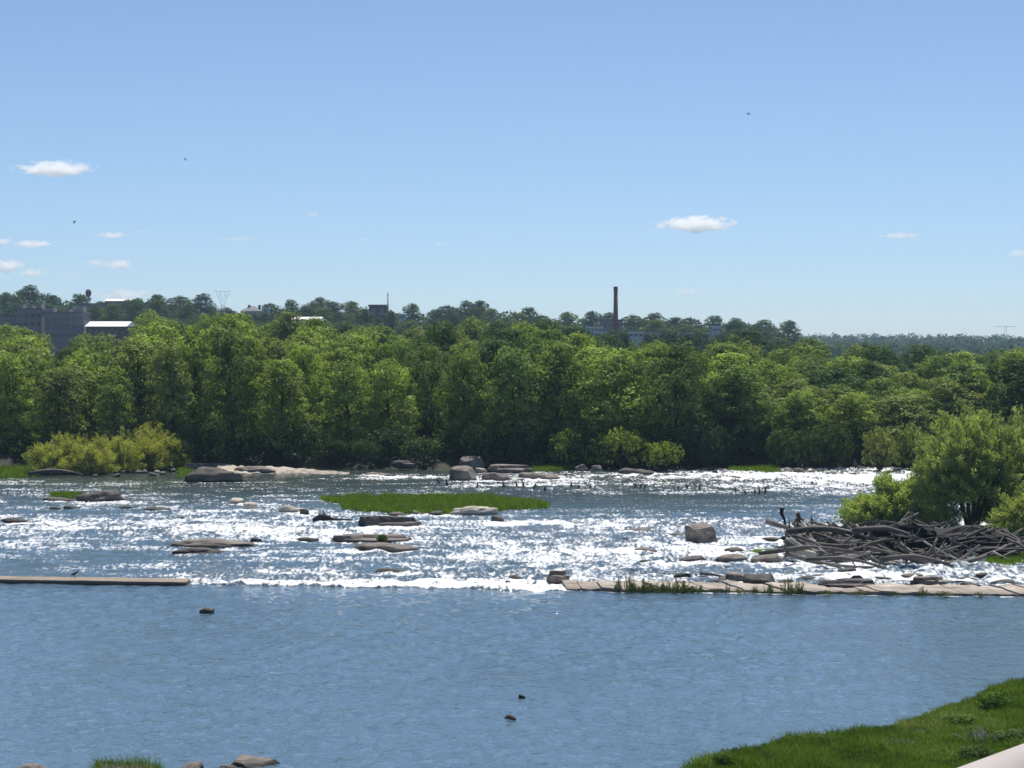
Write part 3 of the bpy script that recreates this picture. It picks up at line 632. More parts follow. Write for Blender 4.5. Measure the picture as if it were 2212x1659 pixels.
def dome_willow(X, Y, z, Rx, Ry, Hh, seed, label, color, nclump=700, per=70, trunks=5, low=0.0, cat='tree', leaf=.105, name='willow_tree', upb=.3):
    """round willow: slender sprays fan out to a domed crown, over several dark leaning stems"""
    rnd = random.Random(seed); rng = np.random.default_rng(seed); tb = Tubes()
    th = rng.uniform(0, 2 * np.pi, nclump); el = np.arcsin(rng.uniform(low, 1, nclump)); rr = rng.uniform(.45, 1.0, nclump) ** .6
    lump = .86 + .24 * vn(th * 2.2 + 9, el * 3 + seed, seed) + rng.normal(0, .03, nclump)
    d = np.stack([np.cos(th) * np.cos(el), np.sin(th) * np.cos(el), np.sin(el)], 1); C0 = d * (rr * lump)[:, None] * np.array([Rx, Ry, Hh])
    gap = vn(C0[:, 0] / 1.1 + 30, C0[:, 2] / .9 + 30, seed + 7); ok = (gap > .26) & ~((C0[:, 2] < .27 * Hh) & (np.abs(C0[:, 0]) < .3 * Rx) & (Hh > 6)); C0 = C0[ok]; d = d[ok]; n = len(C0)
    ax = d * np.array([.9, .9, .6]) + np.array([0, 0, upb]) + rng.normal(0, .18, (n, 3)); ax /= np.linalg.norm(ax, axis=1)[:, None]
    t = rng.uniform(-.9, .9, (n, per)); off = rng.normal(0, .17, (n, per, 3)) * (1.1 - .5 * (t[:, :, None] + 1) / 2)
    C = (C0[:, None] + ax[:, None] * t[:, :, None] * .6 + off).reshape(-1, 3)
    dirn = np.repeat(ax, per, 0) + rng.normal(0, .38, C.shape); dirn /= np.linalg.norm(dirn, axis=1)[:, None]
    keep = C[:, 2] > .1; C = C[keep]; dirn = dirn[keep]; m = len(C); T = .15 + np.repeat(rng.uniform(0, 1, n), per)[keep] * .5 + rng.random(m) * .25
    s_ = (leaf * rng.uniform(.6, 1.4, m))[:, None]; sd_ = np.cross(dirn, rng.normal(0, 1, (m, 3))); sd_ /= np.linalg.norm(sd_, axis=1)[:, None] + 1e-6
    V = np.stack([C - dirn * s_, C - sd_ * s_ * .36, C + dirn * s_, C + sd_ * s_ * .36], 1).reshape(-1, 3)
    o = empty(name, (X, Y, z)); tag(o, label, cat, 'willows beside the driftwood pile' if cat == 'tree' else 'willow thicket on the left bank')
    c = obj_of('crown', mesh_np('willow_crown', V, np.arange(m * 4).reshape(m, 4), M_willow, {'tint': np.repeat(T, 4)}), o); c.color = (*color, 1)
    forks = []
    for k in range(trunks):
        a = k * 6.283 / trunks + rnd.uniform(-.4, .4); l = Hh * rnd.uniform(.32, .5); q = Vector((math.cos(a) * Rx * .3, math.sin(a) * Ry * .3, l)); r0 = Hh * .02
        p0 = Vector((math.cos(a) * .25, math.sin(a) * .25, -.5)); md = (p0 + q) / 2 + Vector((rnd.uniform(-.2, .2), 0, .1)); tb.add([p0, md, q], [r0, r0 * .8, r0 * .62], 7, .08, rnd); forks.append((q, r0 * .6))
    for i in rng.choice(n, min(n, 130), replace=False):
        e = Vector(C0[i]); q, r = min(forks, key=lambda f: (f[0] - e).length + rnd.random()); md = (q + e) / 2 + Vector((0, 0, -.12 * Hh * rnd.random())); tb.add([q, md, e], [r * .55, r * .33, .012], 5, cap=False)
    obj_of('trunk', tb.mesh('willow_trunk', M_bark), o); return o
WC = (0.25, 0.315, 0.125)
dome_willow_later()
X, Y = gp(2105, 1148); dome_willow(X, Y + 1, .3, 5.1, 4.6, 9.1, 41, 'large round-crowned willow with dark forked stems behind the driftwood pile', WC, 1900, 90, 6, low=.02)
X, Y = gp(2245, 1150); dome_willow(X, Y + 4, .3, 4.6, 4.2, 8.7, 42, 'willow at the right picture edge beside the large round willow', WC, 1200, 90, 5, low=.0)
X, Y = gp(1945, 1143); dome_willow(X, Y + 1.5, .2, 4.4, 3.2, 3.9, 43, 'low sprawling willow left of the large willow, over the pile end', (.245, .32, .115), 1000, 90, 7, low=-.0)
X, Y = gp(2225, 1165); dome_willow(X, Y + 1, .3, 3.0, 2.4, 3.6, 44, 'small leafy willow in front of the large willow, behind the right logs', (.23, .29, .10), 380, 75, 5, low=.0)

# ------------------------------------------------------------------ rocks
def rock_mesh(seed, style, sub=4):
    """unit rock: x,y in [-1,1], z from -0.4 to 1"""
    rnd = random.Random(seed); bm = bmesh.new(); bmesh.ops.create_icosphere(bm, subdivisions=sub, radius=1.0)
    off = Vector((rnd.uniform(-50, 50), rnd.uniform(-50, 50), rnd.uniform(-50, 50)))
    cuts = []
    if style in ('block', 'crag', 'ledge'):
        for i in range(9 if style != 'block' else 7):
            d = Vector((rnd.gauss(0, 1), rnd.gauss(0, 1), rnd.gauss(0, .6))).normalized(); cuts.append((d, rnd.uniform(.62, .82)))
        cuts.append((Vector((rnd.uniform(-.2, .2), rnd.uniform(-.25, -.05), 1)).normalized(), .55 if style != 'ledge' else .35))
    for v in bm.verts:
        p = v.co.copy()
        if style in ('block',):
            m_ = max(abs(p.x), abs(p.y), abs(p.z)); p = p.lerp(p / m_ * .85, .65)
        f = 1 + .30 * mn.noise(p * 1.1 + off) + .13 * mn.noise(p * 2.7 + off) + .05 * mn.noise(p * 7 + off)
        p = p * f
        for d, k in cuts:
            e = p.dot(d) - k
            if e > 0: p -= d * e * .93
        if style == 'dome':
            p.z = math.copysign(abs(p.z) ** .62, p.z) * (1 - .18 * p.x * math.copysign(1, off.x)); p = p * (1 + .10 * mn.noise(p * 3.1 + off) + .05 * mn.noise(p * 8 + off))
        if style == 'slab':
            p.z = math.copysign(abs(p.z) ** .55, p.z); p.z += .25 * mn.noise(Vector((p.x * 1.6, p.y * 1.6, 0)) + off); p.z = p.z * (1 - .35 * (p.x + 1) * rnd.choice([.5, .5]))
        if style == 'ledge':
            p.z = round(p.z * 4 + .9 * mn.noise(Vector((p.x * 1.2, p.y * 2.5, 3)) + off)) / 4 * .7 + p.z * .3
        v.co = p
    zs = [v.co.z for v in bm.verts]; xm = max(abs(v.co.x) for v in bm.verts); ym = max(abs(v.co.y) for v in bm.verts); zt = max(zs)
    for v in bm.verts: v.co = Vector((v.co.x / xm, v.co.y / ym, v.co.z / zt if v.co.z > 0 else v.co.z * .5))
    me = bpy.data.meshes.new('rock'); bm.to_mesh(me); bm.free()
    if style in ('dome', 'slab', 'pebble'): me.polygons.foreach_set('use_smooth', np.ones(len(me.polygons), dtype=bool))
    return me
MR = {'n': M_rock, 'd': M_rock_dk, 'l': M_rock_lt, 's': M_sand}
_rc = [0]; ROCKS = []
def rock(name, x0, x1, yt, yb, style, mk, label, group=None, dr=.7, z=-.03, rz=None, sub=4, cat='rock'):
    _rc[0] += 1; s = 500 + _rc[0]
    xc = (x0 + x1) / 2; X, Y = gp(xc, yb, 0.0)
    if Y > 259.5: Y = 259.5; X, z = at(xc, yb, Y); z -= .15
    k = Y / F; wv = (x1 - x0) * k; dp = min(wv * dr, 4.5 if wv < 14 else 7)
    Yc = Y + dp / 2; dpx = dp * CH / Y * F / Y
    hh = max((yb - yt - dpx * .34) * k, .14 if wv < 2 else .26)
    if 'on the concrete apron' in label or 'of the concrete apron' in label: z = .16
    ROCKS.append((X, Y, wv))
    me = rock_mesh(s, style, sub); me.materials.append(MR[mk])
    o = obj_of(name, me); o.location = (X * Yc / Y, Yc, z); o.scale = (wv / 2, dp / 2, hh); tag(o, label, cat, group)
    return o
RK = [
 ('boulder',398,535,1008,1042,'dome','d','big dark domed boulder with a light rim, in front of the tan ledge'),
 ('rock_ledge',385,520,999,1016,'ledge','n','brown stepped ledge right of the willow thicket'),
 ('rock_ledge',500,600,1006,1022,'slab','n','low brown slab between the stepped ledge and the sandbar'),
 ('rock',540,580,1012,1022,'crag','d','dark cracked rock on the left part of the sandbar'),
 ('rock',590,660,1009,1019,'slab','l','pale flat rock on the middle of the sandbar'),
 ('boulder',988,1047,982,1012,'crag','n','upper boulder of the stacked pair on the far bank'),
 ('boulder',965,1030,1006,1039,'crag','n','lower boulder of the stacked pair, dark below and pale on top'),
 ('rock',1025,1052,1010,1022,'crag','l','small pale rock right of the stacked boulders'),
 ('rock_ledge',1050,1150,1003,1022,'ledge','n','grey ledge right of the stacked boulders, by the bank grass'),
 ('rock_ledge',1040,1110,1020,1038,'slab','n','flat pinkish rock in foam below the grey ledge'),
 ('rock_ledge',1110,1215,1020,1036,'slab','n','long low pinkish rock slab in foam below the bank grass'),
 ('rock',785,850,1020,1030,'slab','n','thin low ledge at the foam line right of the sandbar'),
 ('rock',845,905,990,1004,'ledge','d','dim flat ledge in shade under the trees, left of the stacked boulders'),
 ('boulder',1240,1268,1002,1020,'dome','n','rounded boulder right of the bank grass strip'),
 ('boulder',1275,1302,1004,1021,'dome','n','second rounded boulder right of the bank grass strip'),
 ('rock_ledge',1330,1420,1010,1026,'slab','d','dark flat ledge under the bright green bushes'),
 ('rock',1690,1712,1009,1022,'dome','l','pale rock right of the small bank grass patch'),
 ('rock',1712,1740,1010,1022,'dome','n','grey rock right of the pale one by the bank grass patch'),
 ('rock',1792,1812,1016,1026,'dome','l','small white-topped rock at the foam edge near the willow'),
 ('rock',1578,1602,1027,1034,'slab','d','short dark log-like rock in white foam below the grass patch'),
 ('boulder',162,278,1059,1085,'dome','d','dark dome-shaped rock with the small grass tuft on its left'),
 ('rock',92,165,1073,1084,'slab','d','flat dark rock under the small grass tuft'),
 ('rock',490,530,1075,1090,'block','l','tilted white-topped slab left of the mid-river rocks'),
 ('rock',520,560,1084,1103,'crag','l','pale lumpy rock just right of the tilted white slab'),
 ('rock',600,650,1090,1108,'slab','l','pale low rock in rapids left of the grass islet'),
 ('rock',645,668,1098,1110,'crag','d','small dark rock beside the pale low rock'),
 ('rock',308,372,1094,1104,'slab','d','low dark rock right of the domed rock'),
 ('rock',104,132,1094,1100,'slab','d','tiny dark rock below the small grass tuft'),
 ('rock',136,174,1092,1099,'slab','d','small flat reddish rock below the domed rock'),
 ('rock',256,292,1092,1099,'slab','d','small flat dark rock below the right end of the domed rock'),
 ('rock',378,402,1115,1123,'crag','d','small dark rock alone in white water'),
 ('rock',0,60,1117,1130,'slab','d','thin dark rock at the left picture edge in white water'),
 ('rock_slab',968,1078,1092,1114,'dome','l','long pale rounded slab on the front edge of the grass islet'),
 ('rock',1058,1092,1113,1130,'crag','d','small dark pointed rock below the pale islet slab'),
 ('rock',885,912,1102,1112,'crag','n','small rock at the foot of the grass islet, left one'),
 ('rock',925,966,1103,1115,'crag','d','dark rock at the foot of the grass islet'),
 ('rock',838,880,1105,1116,'slab','n','flat rock left of the islet foot'),
 ('rock_slab',765,928,1115,1142,'ledge','d','big dark thick slab with pale top, under the grass islet'),
 ('rock_slab',365,565,1164,1184,'slab','n','long flat brown slab in the left rapids, upper of two'),
 ('rock_slab',365,490,1182,1197,'slab','d','dark low slab just below the long brown slab'),
 ('rock_slab',540,566,1160,1172,'block','d','dark block at the right tip of the long brown slab'),
 ('rock_slab',700,900,1155,1174,'ledge','n','long layered tan slab with a small bush on it'),
 ('rock_slab',760,915,1172,1192,'slab','n','tan slab in front of the layered slab with the bush'),
 ('rock',640,690,1160,1168,'slab','d','thin dark rock between the two slab groups'),
 ('rock_slab',805,884,1227,1239,'slab','d','flat dark slab near the spill edge'),
 ('rock',695,722,1231,1240,'crag','d','little dark rock left of the flat slab near the spill edge'),
 ('rock',730,770,1232,1239,'slab','d','low rock between the little rock and flat slab near the spill edge'),
 ('rock',1095,1130,1240,1254,'slab','n','pinkish low rock at the spill edge'),
 ('rock_slab',1180,1240,1238,1262,'ledge','n','rough brown rock at the left end of the concrete apron'),
 ('rock',1090,1104,1253,1264,'crag','d','dark stub at the spill edge below the pinkish rock'),
 ('rock',1440,1500,1150,1160,'slab','n','low rock running left from the big squared block'),
 ('rock',1350,1415,1140,1150,'slab','n','flat greyish rock in white water, middle of the rapids'),
 ('rock',1360,1420,1182,1194,'slab','n','low blue-grey rock in the brightest white water'),
 ('rock',1562,1612,1182,1194,'crag','d','dark low rock right of the brightest white water'),
 ('rock',1380,1422,1208,1218,'slab','d','small dark rock left of the driftwood tip, above the plants'),
 ('rock',1640,1700,1160,1168,'slab','n','thin brown rock between the squared block and the driftwood'),
 ('rock_slab',1620,1700,1196,1220,'crag','n','grey rocks joining the driftwood to the small green patch'),
 ('rock_slab',1540,1625,1196,1216,'crag','n','low jumbled rock left of the small green patch'),
 ('rock',1467,1530,1200,1217,'crag','d','dark jumbled rock at the left end of the low row'),
 ('boulder',1560,1640,1235,1262,'crag','n','grey boulder behind the concrete apron, left of the dark slab'),
 ('rock_slab',1600,1680,1246,1272,'block','d','thick dark slab lying on the concrete apron'),
 ('rock',1690,1712,1238,1246,'crag','d','small dark rock in foam right of the grey boulder'),
 ('rock',1742,1790,1240,1250,'crag','d','small jagged rock below the driftwood pile'),
 ('rock_slab',1800,1850,1226,1240,'crag','d','rough dark rock at the foot of the driftwood logs'),
 ('rock_slab',1762,1912,1252,1279,'ledge','d','long dark layered slab on the concrete apron'),
 ('rock_slab',1965,2062,1252,1270,'ledge','n','reddish layered slab on the right of the concrete apron'),
 ('rock',1940,2000,1238,1250,'crag','n','grey rock in foam above the reddish slab'),
 ('rock',2068,2108,1246,1260,'crag','d','reddish dark rock right of the reddish slab'),
 ('rock',2105,2140,1236,1250,'crag','d','dark knobbly rock in foam below the right logs'),
 ('rock',2150,2212,1222,1232,'slab','n','low rock at the right picture edge below the grass'),
 ('rock',430,464,1310,1325,'dome','n','small tan rock alone in the calm pool'),
 ('rock',1119,1135,1498,1511,'block','d','tiny black rock in the calm water, upper of two'),
 ('rock',1088,1116,1541,1556,'dome','n','small brown rock in the calm water, lower of two'),
 ('rock',385,440,1645,1675,'crag','n','brown rock at the bottom edge, left of the longer one'),
 ('rock',490,608,1634,1662,'crag','n','longer brown rock at the bottom edge with foam flecks'),
 ('rock',470,520,1650,1672,'dome','n','round rock tucked left under the longer bottom rock'),
 ('rock',20,110,1650,1682,'dome','n','rock cut by the bottom left corner of the picture'),
]
for r in RK:
    dr = .7
    if r[0] in ('rock_slab', 'rock_ledge'): dr = .45
    if r[7].startswith('large squared'): dr = .8
    rock(r[0], *r[1:5], r[5], r[6], r[7], dr=dr)

def squared_block():
    X0, Y0 = gp(1484, 1177); k = Y0 / F; P = lambda x, y, d: ((x - 1106) * k * (Y0 + d) / Y0, Y0 + d, (1177 - y) * k + d * .1)
    bot = [P(1482, 1182, 1.3), P(1510, 1184, 0), P(1553, 1182, 1.1), P(1524, 1182, 2.2)]; top = [P(1477, 1140, 1.2), P(1499, 1145, -.05), P(1543, 1144, 1.0), P(1520, 1137, 2.2)]
    bm = bmesh.new(); v = [bm.verts.new(p) for p in bot + top]
    for f in ((0,1,5,4),(1,2,6,5),(2,3,7,6),(3,0,4,7),(4,5,6,7),(3,2,1,0)): bm.faces.new([v[i] for i in f])
    bmesh.ops.bevel(bm, geom=list(bm.edges), offset=.09, segments=2, affect='EDGES'); bmesh.ops.subdivide_edges(bm, edges=list(bm.edges), cuts=5, use_grid_fill=True)
    for q in bm.verts: q.co += Vector((mn.noise(q.co * 1.3), mn.noise(q.co * 1.3 + Vector((9, 0, 0))), mn.noise(q.co * 1.3 + Vector((0, 9, 0))))) * .16 + Vector((mn.noise(q.co * 5), mn.noise(q.co * 5 + Vector((9, 0, 0))), 0)) * .05
    tag(obj_bm('block_rock', bm, M_rock), 'large squared block of rock standing alone in the rapids', 'rock')
squared_block()

# sandbar and bank rock rows, small stones along the far waterline
def sandbar():
    rng = np.random.default_rng(3); n, m = 90, 14; V = []
    for i in range(n):
        t = i / (n - 1); x = 470 + t * 285; yb = 1021 + 3 * t + 1.5 * math.sin(t * 9); yt = 1004 + 12 * t
        Xa, Ya = gp(x, yb); Xb, Yb = gp(x, yt); Yb = Ya + 6 * (1 - t) + .8; 
        for j in range(m):
            s = j / (m - 1); z = -.15 + math.sin(min(1, s * 1.3) * 1.57) * (.42 * (1 - t) ** .8 + .22) + .22 * float(vn(np.array(x / 9.0), np.array(s * 7), 4))
            V.append((Xa * (1 + s * (Yb - Ya) / Ya), Ya + s * (Yb - Ya), z))
    idx = np.arange(n * m).reshape(n, m); Fq = np.stack([idx[:-1, :-1], idx[1:, :-1], idx[1:, 1:], idx[:-1, 1:]], -1).reshape(-1, 4)
    tag(obj_of('sandbar', mesh_np('sandbar', V, Fq, M_sand, smooth=True)), 'long pale tan sandbar along the far bank', kind='structure')
sandbar()
rng = random.Random(77)
stp = []
for i in range(6):
    me = rock_mesh(900 + i, rng.choice(['dome', 'crag', 'dome']), 3); me.materials.append(rng.choice([M_rock, M_rock_dk, M_rock_lt])); stp.append(me)
dst = []
for i in range(4):
    me = rock_mesh(940 + i, 'crag', 3); me.materials.append(M_rock_dk); dst.append(me)
def stone(x, y, wpx, hpx, label, group, name='stone', i=0):
    X, Y = gp(x, y); k = Y / F; o = obj_of(name, stp[i % 6] if name == 'stone' else dst[i % 4]); o.location = (X, Y, -.03); o.rotation_euler = (0, 0, rng.uniform(0, 6.28))
    o.scale = (wpx * k / 2, wpx * k / 2 * .8, hpx * k); return tag(o, label, 'stone', group)
for i in range(40):
    x = 1250 + i * 16.2 + rng.uniform(-5, 5)
    stone(x, 1014 + (x - 1250) * .014 + rng.uniform(-4, 5), rng.uniform(8, 20), rng.uniform(3, 8), 'small grey stone in the broken row along the far waterline', 'stones along the far waterline', i=i)
for i in range(26):
    x = 75 + i * 12 + rng.uniform(-4, 4)
    stone(x, 1024 + rng.uniform(-6, 6), rng.uniform(12, 26), rng.uniform(4, 10), 'dark stone among roots under the left willow thicket', 'stones under the willow thicket', i=i)
for i in range(36):
    x = 1380 + rng.uniform(0, 820); y = rng.uniform(1222, 1262)
    stone(x, y, rng.uniform(8, 26), rng.uniform(2, 6), 'small wet stone showing through foam behind the concrete apron', 'stones behind the apron', i=i)
for i in range(34):
    x = 1440 + i * 23 + rng.uniform(-14, 14); y = np.interp(x, EDX, EDY) - rng.uniform(15, 34)
    stone(x, y, rng.uniform(20, 60), rng.uniform(5, 12), 'dark jagged stone along the back edge of the concrete apron', 'dark stones along the apron', name='dark_stone', i=[0, 2, 3][i % 3] + 6)
for i in range(30):
    x = rng.uniform(20, 1480); y = rng.uniform(1100, 1245)
    stone(x, y, rng.uniform(8, 24), rng.uniform(1.5, 4), 'small wet stone breaking the surface of the rapids', 'stones in the rapids', i=i)

make_water()

# ------------------------------------------------------------------ weir: concrete apron on the right, beam wall on the left
def apron():
    bm = bmesh.new(); rnd = random.Random(4); x = 1224.0
    while x < 2420:
        wpx = rnd.choice([26, 32, 30, 44, 60, 75]); x1 = min(x + wpx, 2420); g = 3.0 if x < 1420 else rnd.choice([1.2, 2.6, .8]); sk = -0.25 if x < 1420 else -1.1
        n, m = 7, 6; dz = rnd.uniform(-.05, .05); dl = rnd.uniform(-.7, .5); G = []
        for i in range(n):
            q = x + g / 2 + (x1 - x - g) * i / (n - 1); Xn, Yn = gp(q, np.interp(q, EDX, EDY) - 1); row = []
            for j in range(m):
                t = j / (m - 1); e = (mn.noise(Vector((Xn * 1.3, Yn + t * 3, 0))) * .09 + mn.noise(Vector((Xn * 4, (Yn + t * 3) * 4, 5))) * .04)
                back = (mn.noise(Vector((Xn * 1.1, 9, 3))) * .9) * (t == 1)
                row.append(bm.verts.new((Xn + sk * t, Yn + (3.0 + dl) * t + back + (.08 * mn.noise(Vector((Xn * 3, 0, 0))) if j == 0 else 0), max(.09, .17 + .20 * t + dz + e))))
            G.append(row)
        for i in range(n - 1):
            for j in range(m - 1): bm.faces.new([G[i][j], G[i+1][j], G[i+1][j+1], G[i][j+1]])
        rim = [G[i][0] for i in range(n)] + [G[n-1][j] for j in range(1, m)] + [G[i][m-1] for i in range(n - 2, -1, -1)] + [G[0][j] for j in range(m - 2, 0, -1)]
        lowr = [bm.verts.new((v.co.x, v.co.y, -.8)) for v in rim]
        for i in range(len(rim)): bm.faces.new([lowr[i], lowr[(i+1) % len(rim)], rim[(i+1) % len(rim)], rim[i]])
        x = x1
    o = obj_bm('weir_apron', bm, M_conc); tag(o, 'pale cracked concrete apron of the weir on the right, plants growing on it', 'weir')
apron()
def beam():
    bm = bmesh.new(); X0, Y0 = gp(-260, 1256); X1, Y1 = gp(402, 1266); n = 40
    rnd = random.Random(6)
    top = []
    for i in range(n + 1):
        t = i / n; X = X0 + (X1 - X0) * t; Y = Y0 + (Y1 - Y0) * t; zz = .24 + rnd.uniform(-.015, .015)
        top.append([bm.verts.new((X, Y + rnd.uniform(-.04, .04), -.6)), bm.verts.new((X, Y + rnd.uniform(-.04, .04), zz)), bm.verts.new((X, Y + 1.7, zz + .04)), bm.verts.new((X, Y + 1.8, -.6))])
    for i in range(n):
        for j in range(3): bm.faces.new([top[i][j], top[i+1][j], top[i+1][j+1], top[i][j+1]])
    bm.faces.new(top[0]); bm.faces.new(top[-1][::-1])
    tag(obj_bm('weir_wall', bm, M_conc2), 'straight brown concrete wall of the weir on the left', 'weir')
beam()

# plants on the apron
def weed_mesh(seed):
    rnd = random.Random(seed); rng = np.random.default_rng(seed); C = []; tb = Tubes()
    for _ in range(34):
        x, y = rnd.gauss(0, .38), rnd.gauss(0, .38); h = rnd.uniform(.35, 1.1) * max(.35, 1 - abs(x) * .6); e = Vector((x * 1.3 + rnd.gauss(0, .08), y * 1.3, h)); b = Vector((x, y, -.1)); tb.add([b, e], [.02, .008], 3, cap=False)
        for q in range(26): t = rnd.uniform(.15, 1.0); C.append(tuple(b.lerp(e, t) + Vector((rnd.gauss(0, .10), rnd.gauss(0, .10), rnd.gauss(0, .05))) * (1.2 - t * .8)))
    C = np.array(C); V, Fq = cards(C, rng.normal(0, 1, C.shape), .07, rng, jit=.3, aspect=.4)
    return mesh_np('weed_leaves', V, Fq, M_leaf, {'tint': rng.random(len(V))}), tb.mesh('weed_stems', M_bark)
wds = [weed_mesh(800 + i) for i in range(5)]
WX = [(1336, 26, 14), (1362, 27, 20), (1368, 14, 16), (1396, 20, 30), (1412, 14, 34), (1430, 13, 36), (1448, 16, 34), (1466, 20, 30), (1484, 18, 30), (1500, 10, 26), (1514, 13, 14), (1545, 7, 20), (1572, 13, 12), (1600, 8, 24), (1632, 10, 16), (1664, 18, 18), (1705, 27, 26), (1728, 22, 18), (1790, 6, 24), (1860, 7, 26), (1935, 6, 20), (1995, 14, 16), (2040, 7, 30), (2120, 6, 26)]
for i, (x, h_, w_) in enumerate(WX):
    X, Y = gp(x, np.interp(x, EDX, EDY) - 2, .12); k = Y / F; fo, st = wds[i % 5]
    o = empty('weed_tuft', (X, Y + .4, .1), i * 1.3); o.scale = (w_ * k / 1.5, w_ * k / 1.5, h_ * k * 1.4); tag(o, f'ragged {["tall", "low"][h_ < 16]} weed tuft on the concrete apron, {ordn(i)} from the left', 'plant', 'weeds on the apron')
    c = obj_of('foliage', fo, o); c.color = ((.12, .15, .05, 1), (.16, .18, .06, 1), (.09, .12, .045, 1))[i % 3]; obj_of('stems', st, o)
put_shrub('water_plant', 826, 1172, 26, 16, (.08, .12, .04), 'small dark bush on the layered tan slab', None, 2, z=.3, cat='plant')

# ------------------------------------------------------------------ driftwood
def log_mesh(seed, mat_, roots=False, stubs=2):
    rnd = random.Random(seed); tb = Tubes(); n = 8
    by, bz = rnd.uniform(-.13, .13), rnd.uniform(-.10, .10)
    pts = [(-.5 + i / (n-1), by * math.sin(i / (n-1) * 3.1) + rnd.uniform(-.008, .008), bz * math.sin(i / (n-1) * 3.1)) for i in range(n)]
    r0 = .030; rad = [r0 * (1.25 - .75 * i / (n-1)) * rnd.uniform(.9, 1.1) for i in range(n)]
    tb.add(pts, rad, 9, .08, rnd)
    for _ in range(stubs):
        i = rnd.randint(2, n - 2); a = rnd.uniform(0, 6.28); p = Vector(pts[i]); d = Vector((rnd.uniform(.3, .9), math.cos(a), math.sin(a))).normalized()
        ln = rnd.uniform(.08, .25); tb.add([p, p + d * ln * .6, p + d * ln + Vector((0, 0, rnd.uniform(-.02, .02)))], [rad[i] * .5, rad[i] * .35, rad[i] * .12], 6)
    if roots:
        for k in range(8):
            a = k * .785 + rnd.uniform(-.3, .3); p = Vector(pts[0]); d = Vector((-.25, math.cos(a), math.sin(a))).normalized()
            tb.add([p + Vector((.02, 0, 0)), p + d * .06, p + d * rnd.uniform(.09, .14)], [.022, .014, .004], 5)
    return tb.mesh('log', mat_)
logs_dk = [log_mesh(700 + i, M_log, roots=(i % 4 == 0), stubs=i % 4) for i in range(8)]
logs_pl = [log_mesh(720 + i, M_log_pale, stubs=i % 3) for i in range(4)]
def log(p0, p1, thick, label, group, me, name='driftwood_log'):
    a, b = Vector(p0), Vector(p1); d = b - a; ln = d.length; o = obj_of(name, me)
    o.location = (a + b) / 2; q = d.to_track_quat('X', 'Z'); o.rotation_euler = q.to_euler(); s = thick / .06
    o.scale = (ln, s, s); return tag(o, label, 'log', group)
def pile_top(x):      # picture rows of the pile's upper and lower outlines
    return np.interp(x, [1690, 1720, 1800, 1900, 2000, 2080, 2150, 2240], [1146, 1134, 1134, 1130, 1134, 1142, 1156, 1176])
def pile_bot(x):
    return np.interp(x, [1690, 1720, 1760, 1860, 1960, 2130, 2240], [1150, 1186, 1196, 1215, 1228, 1226, 1205])
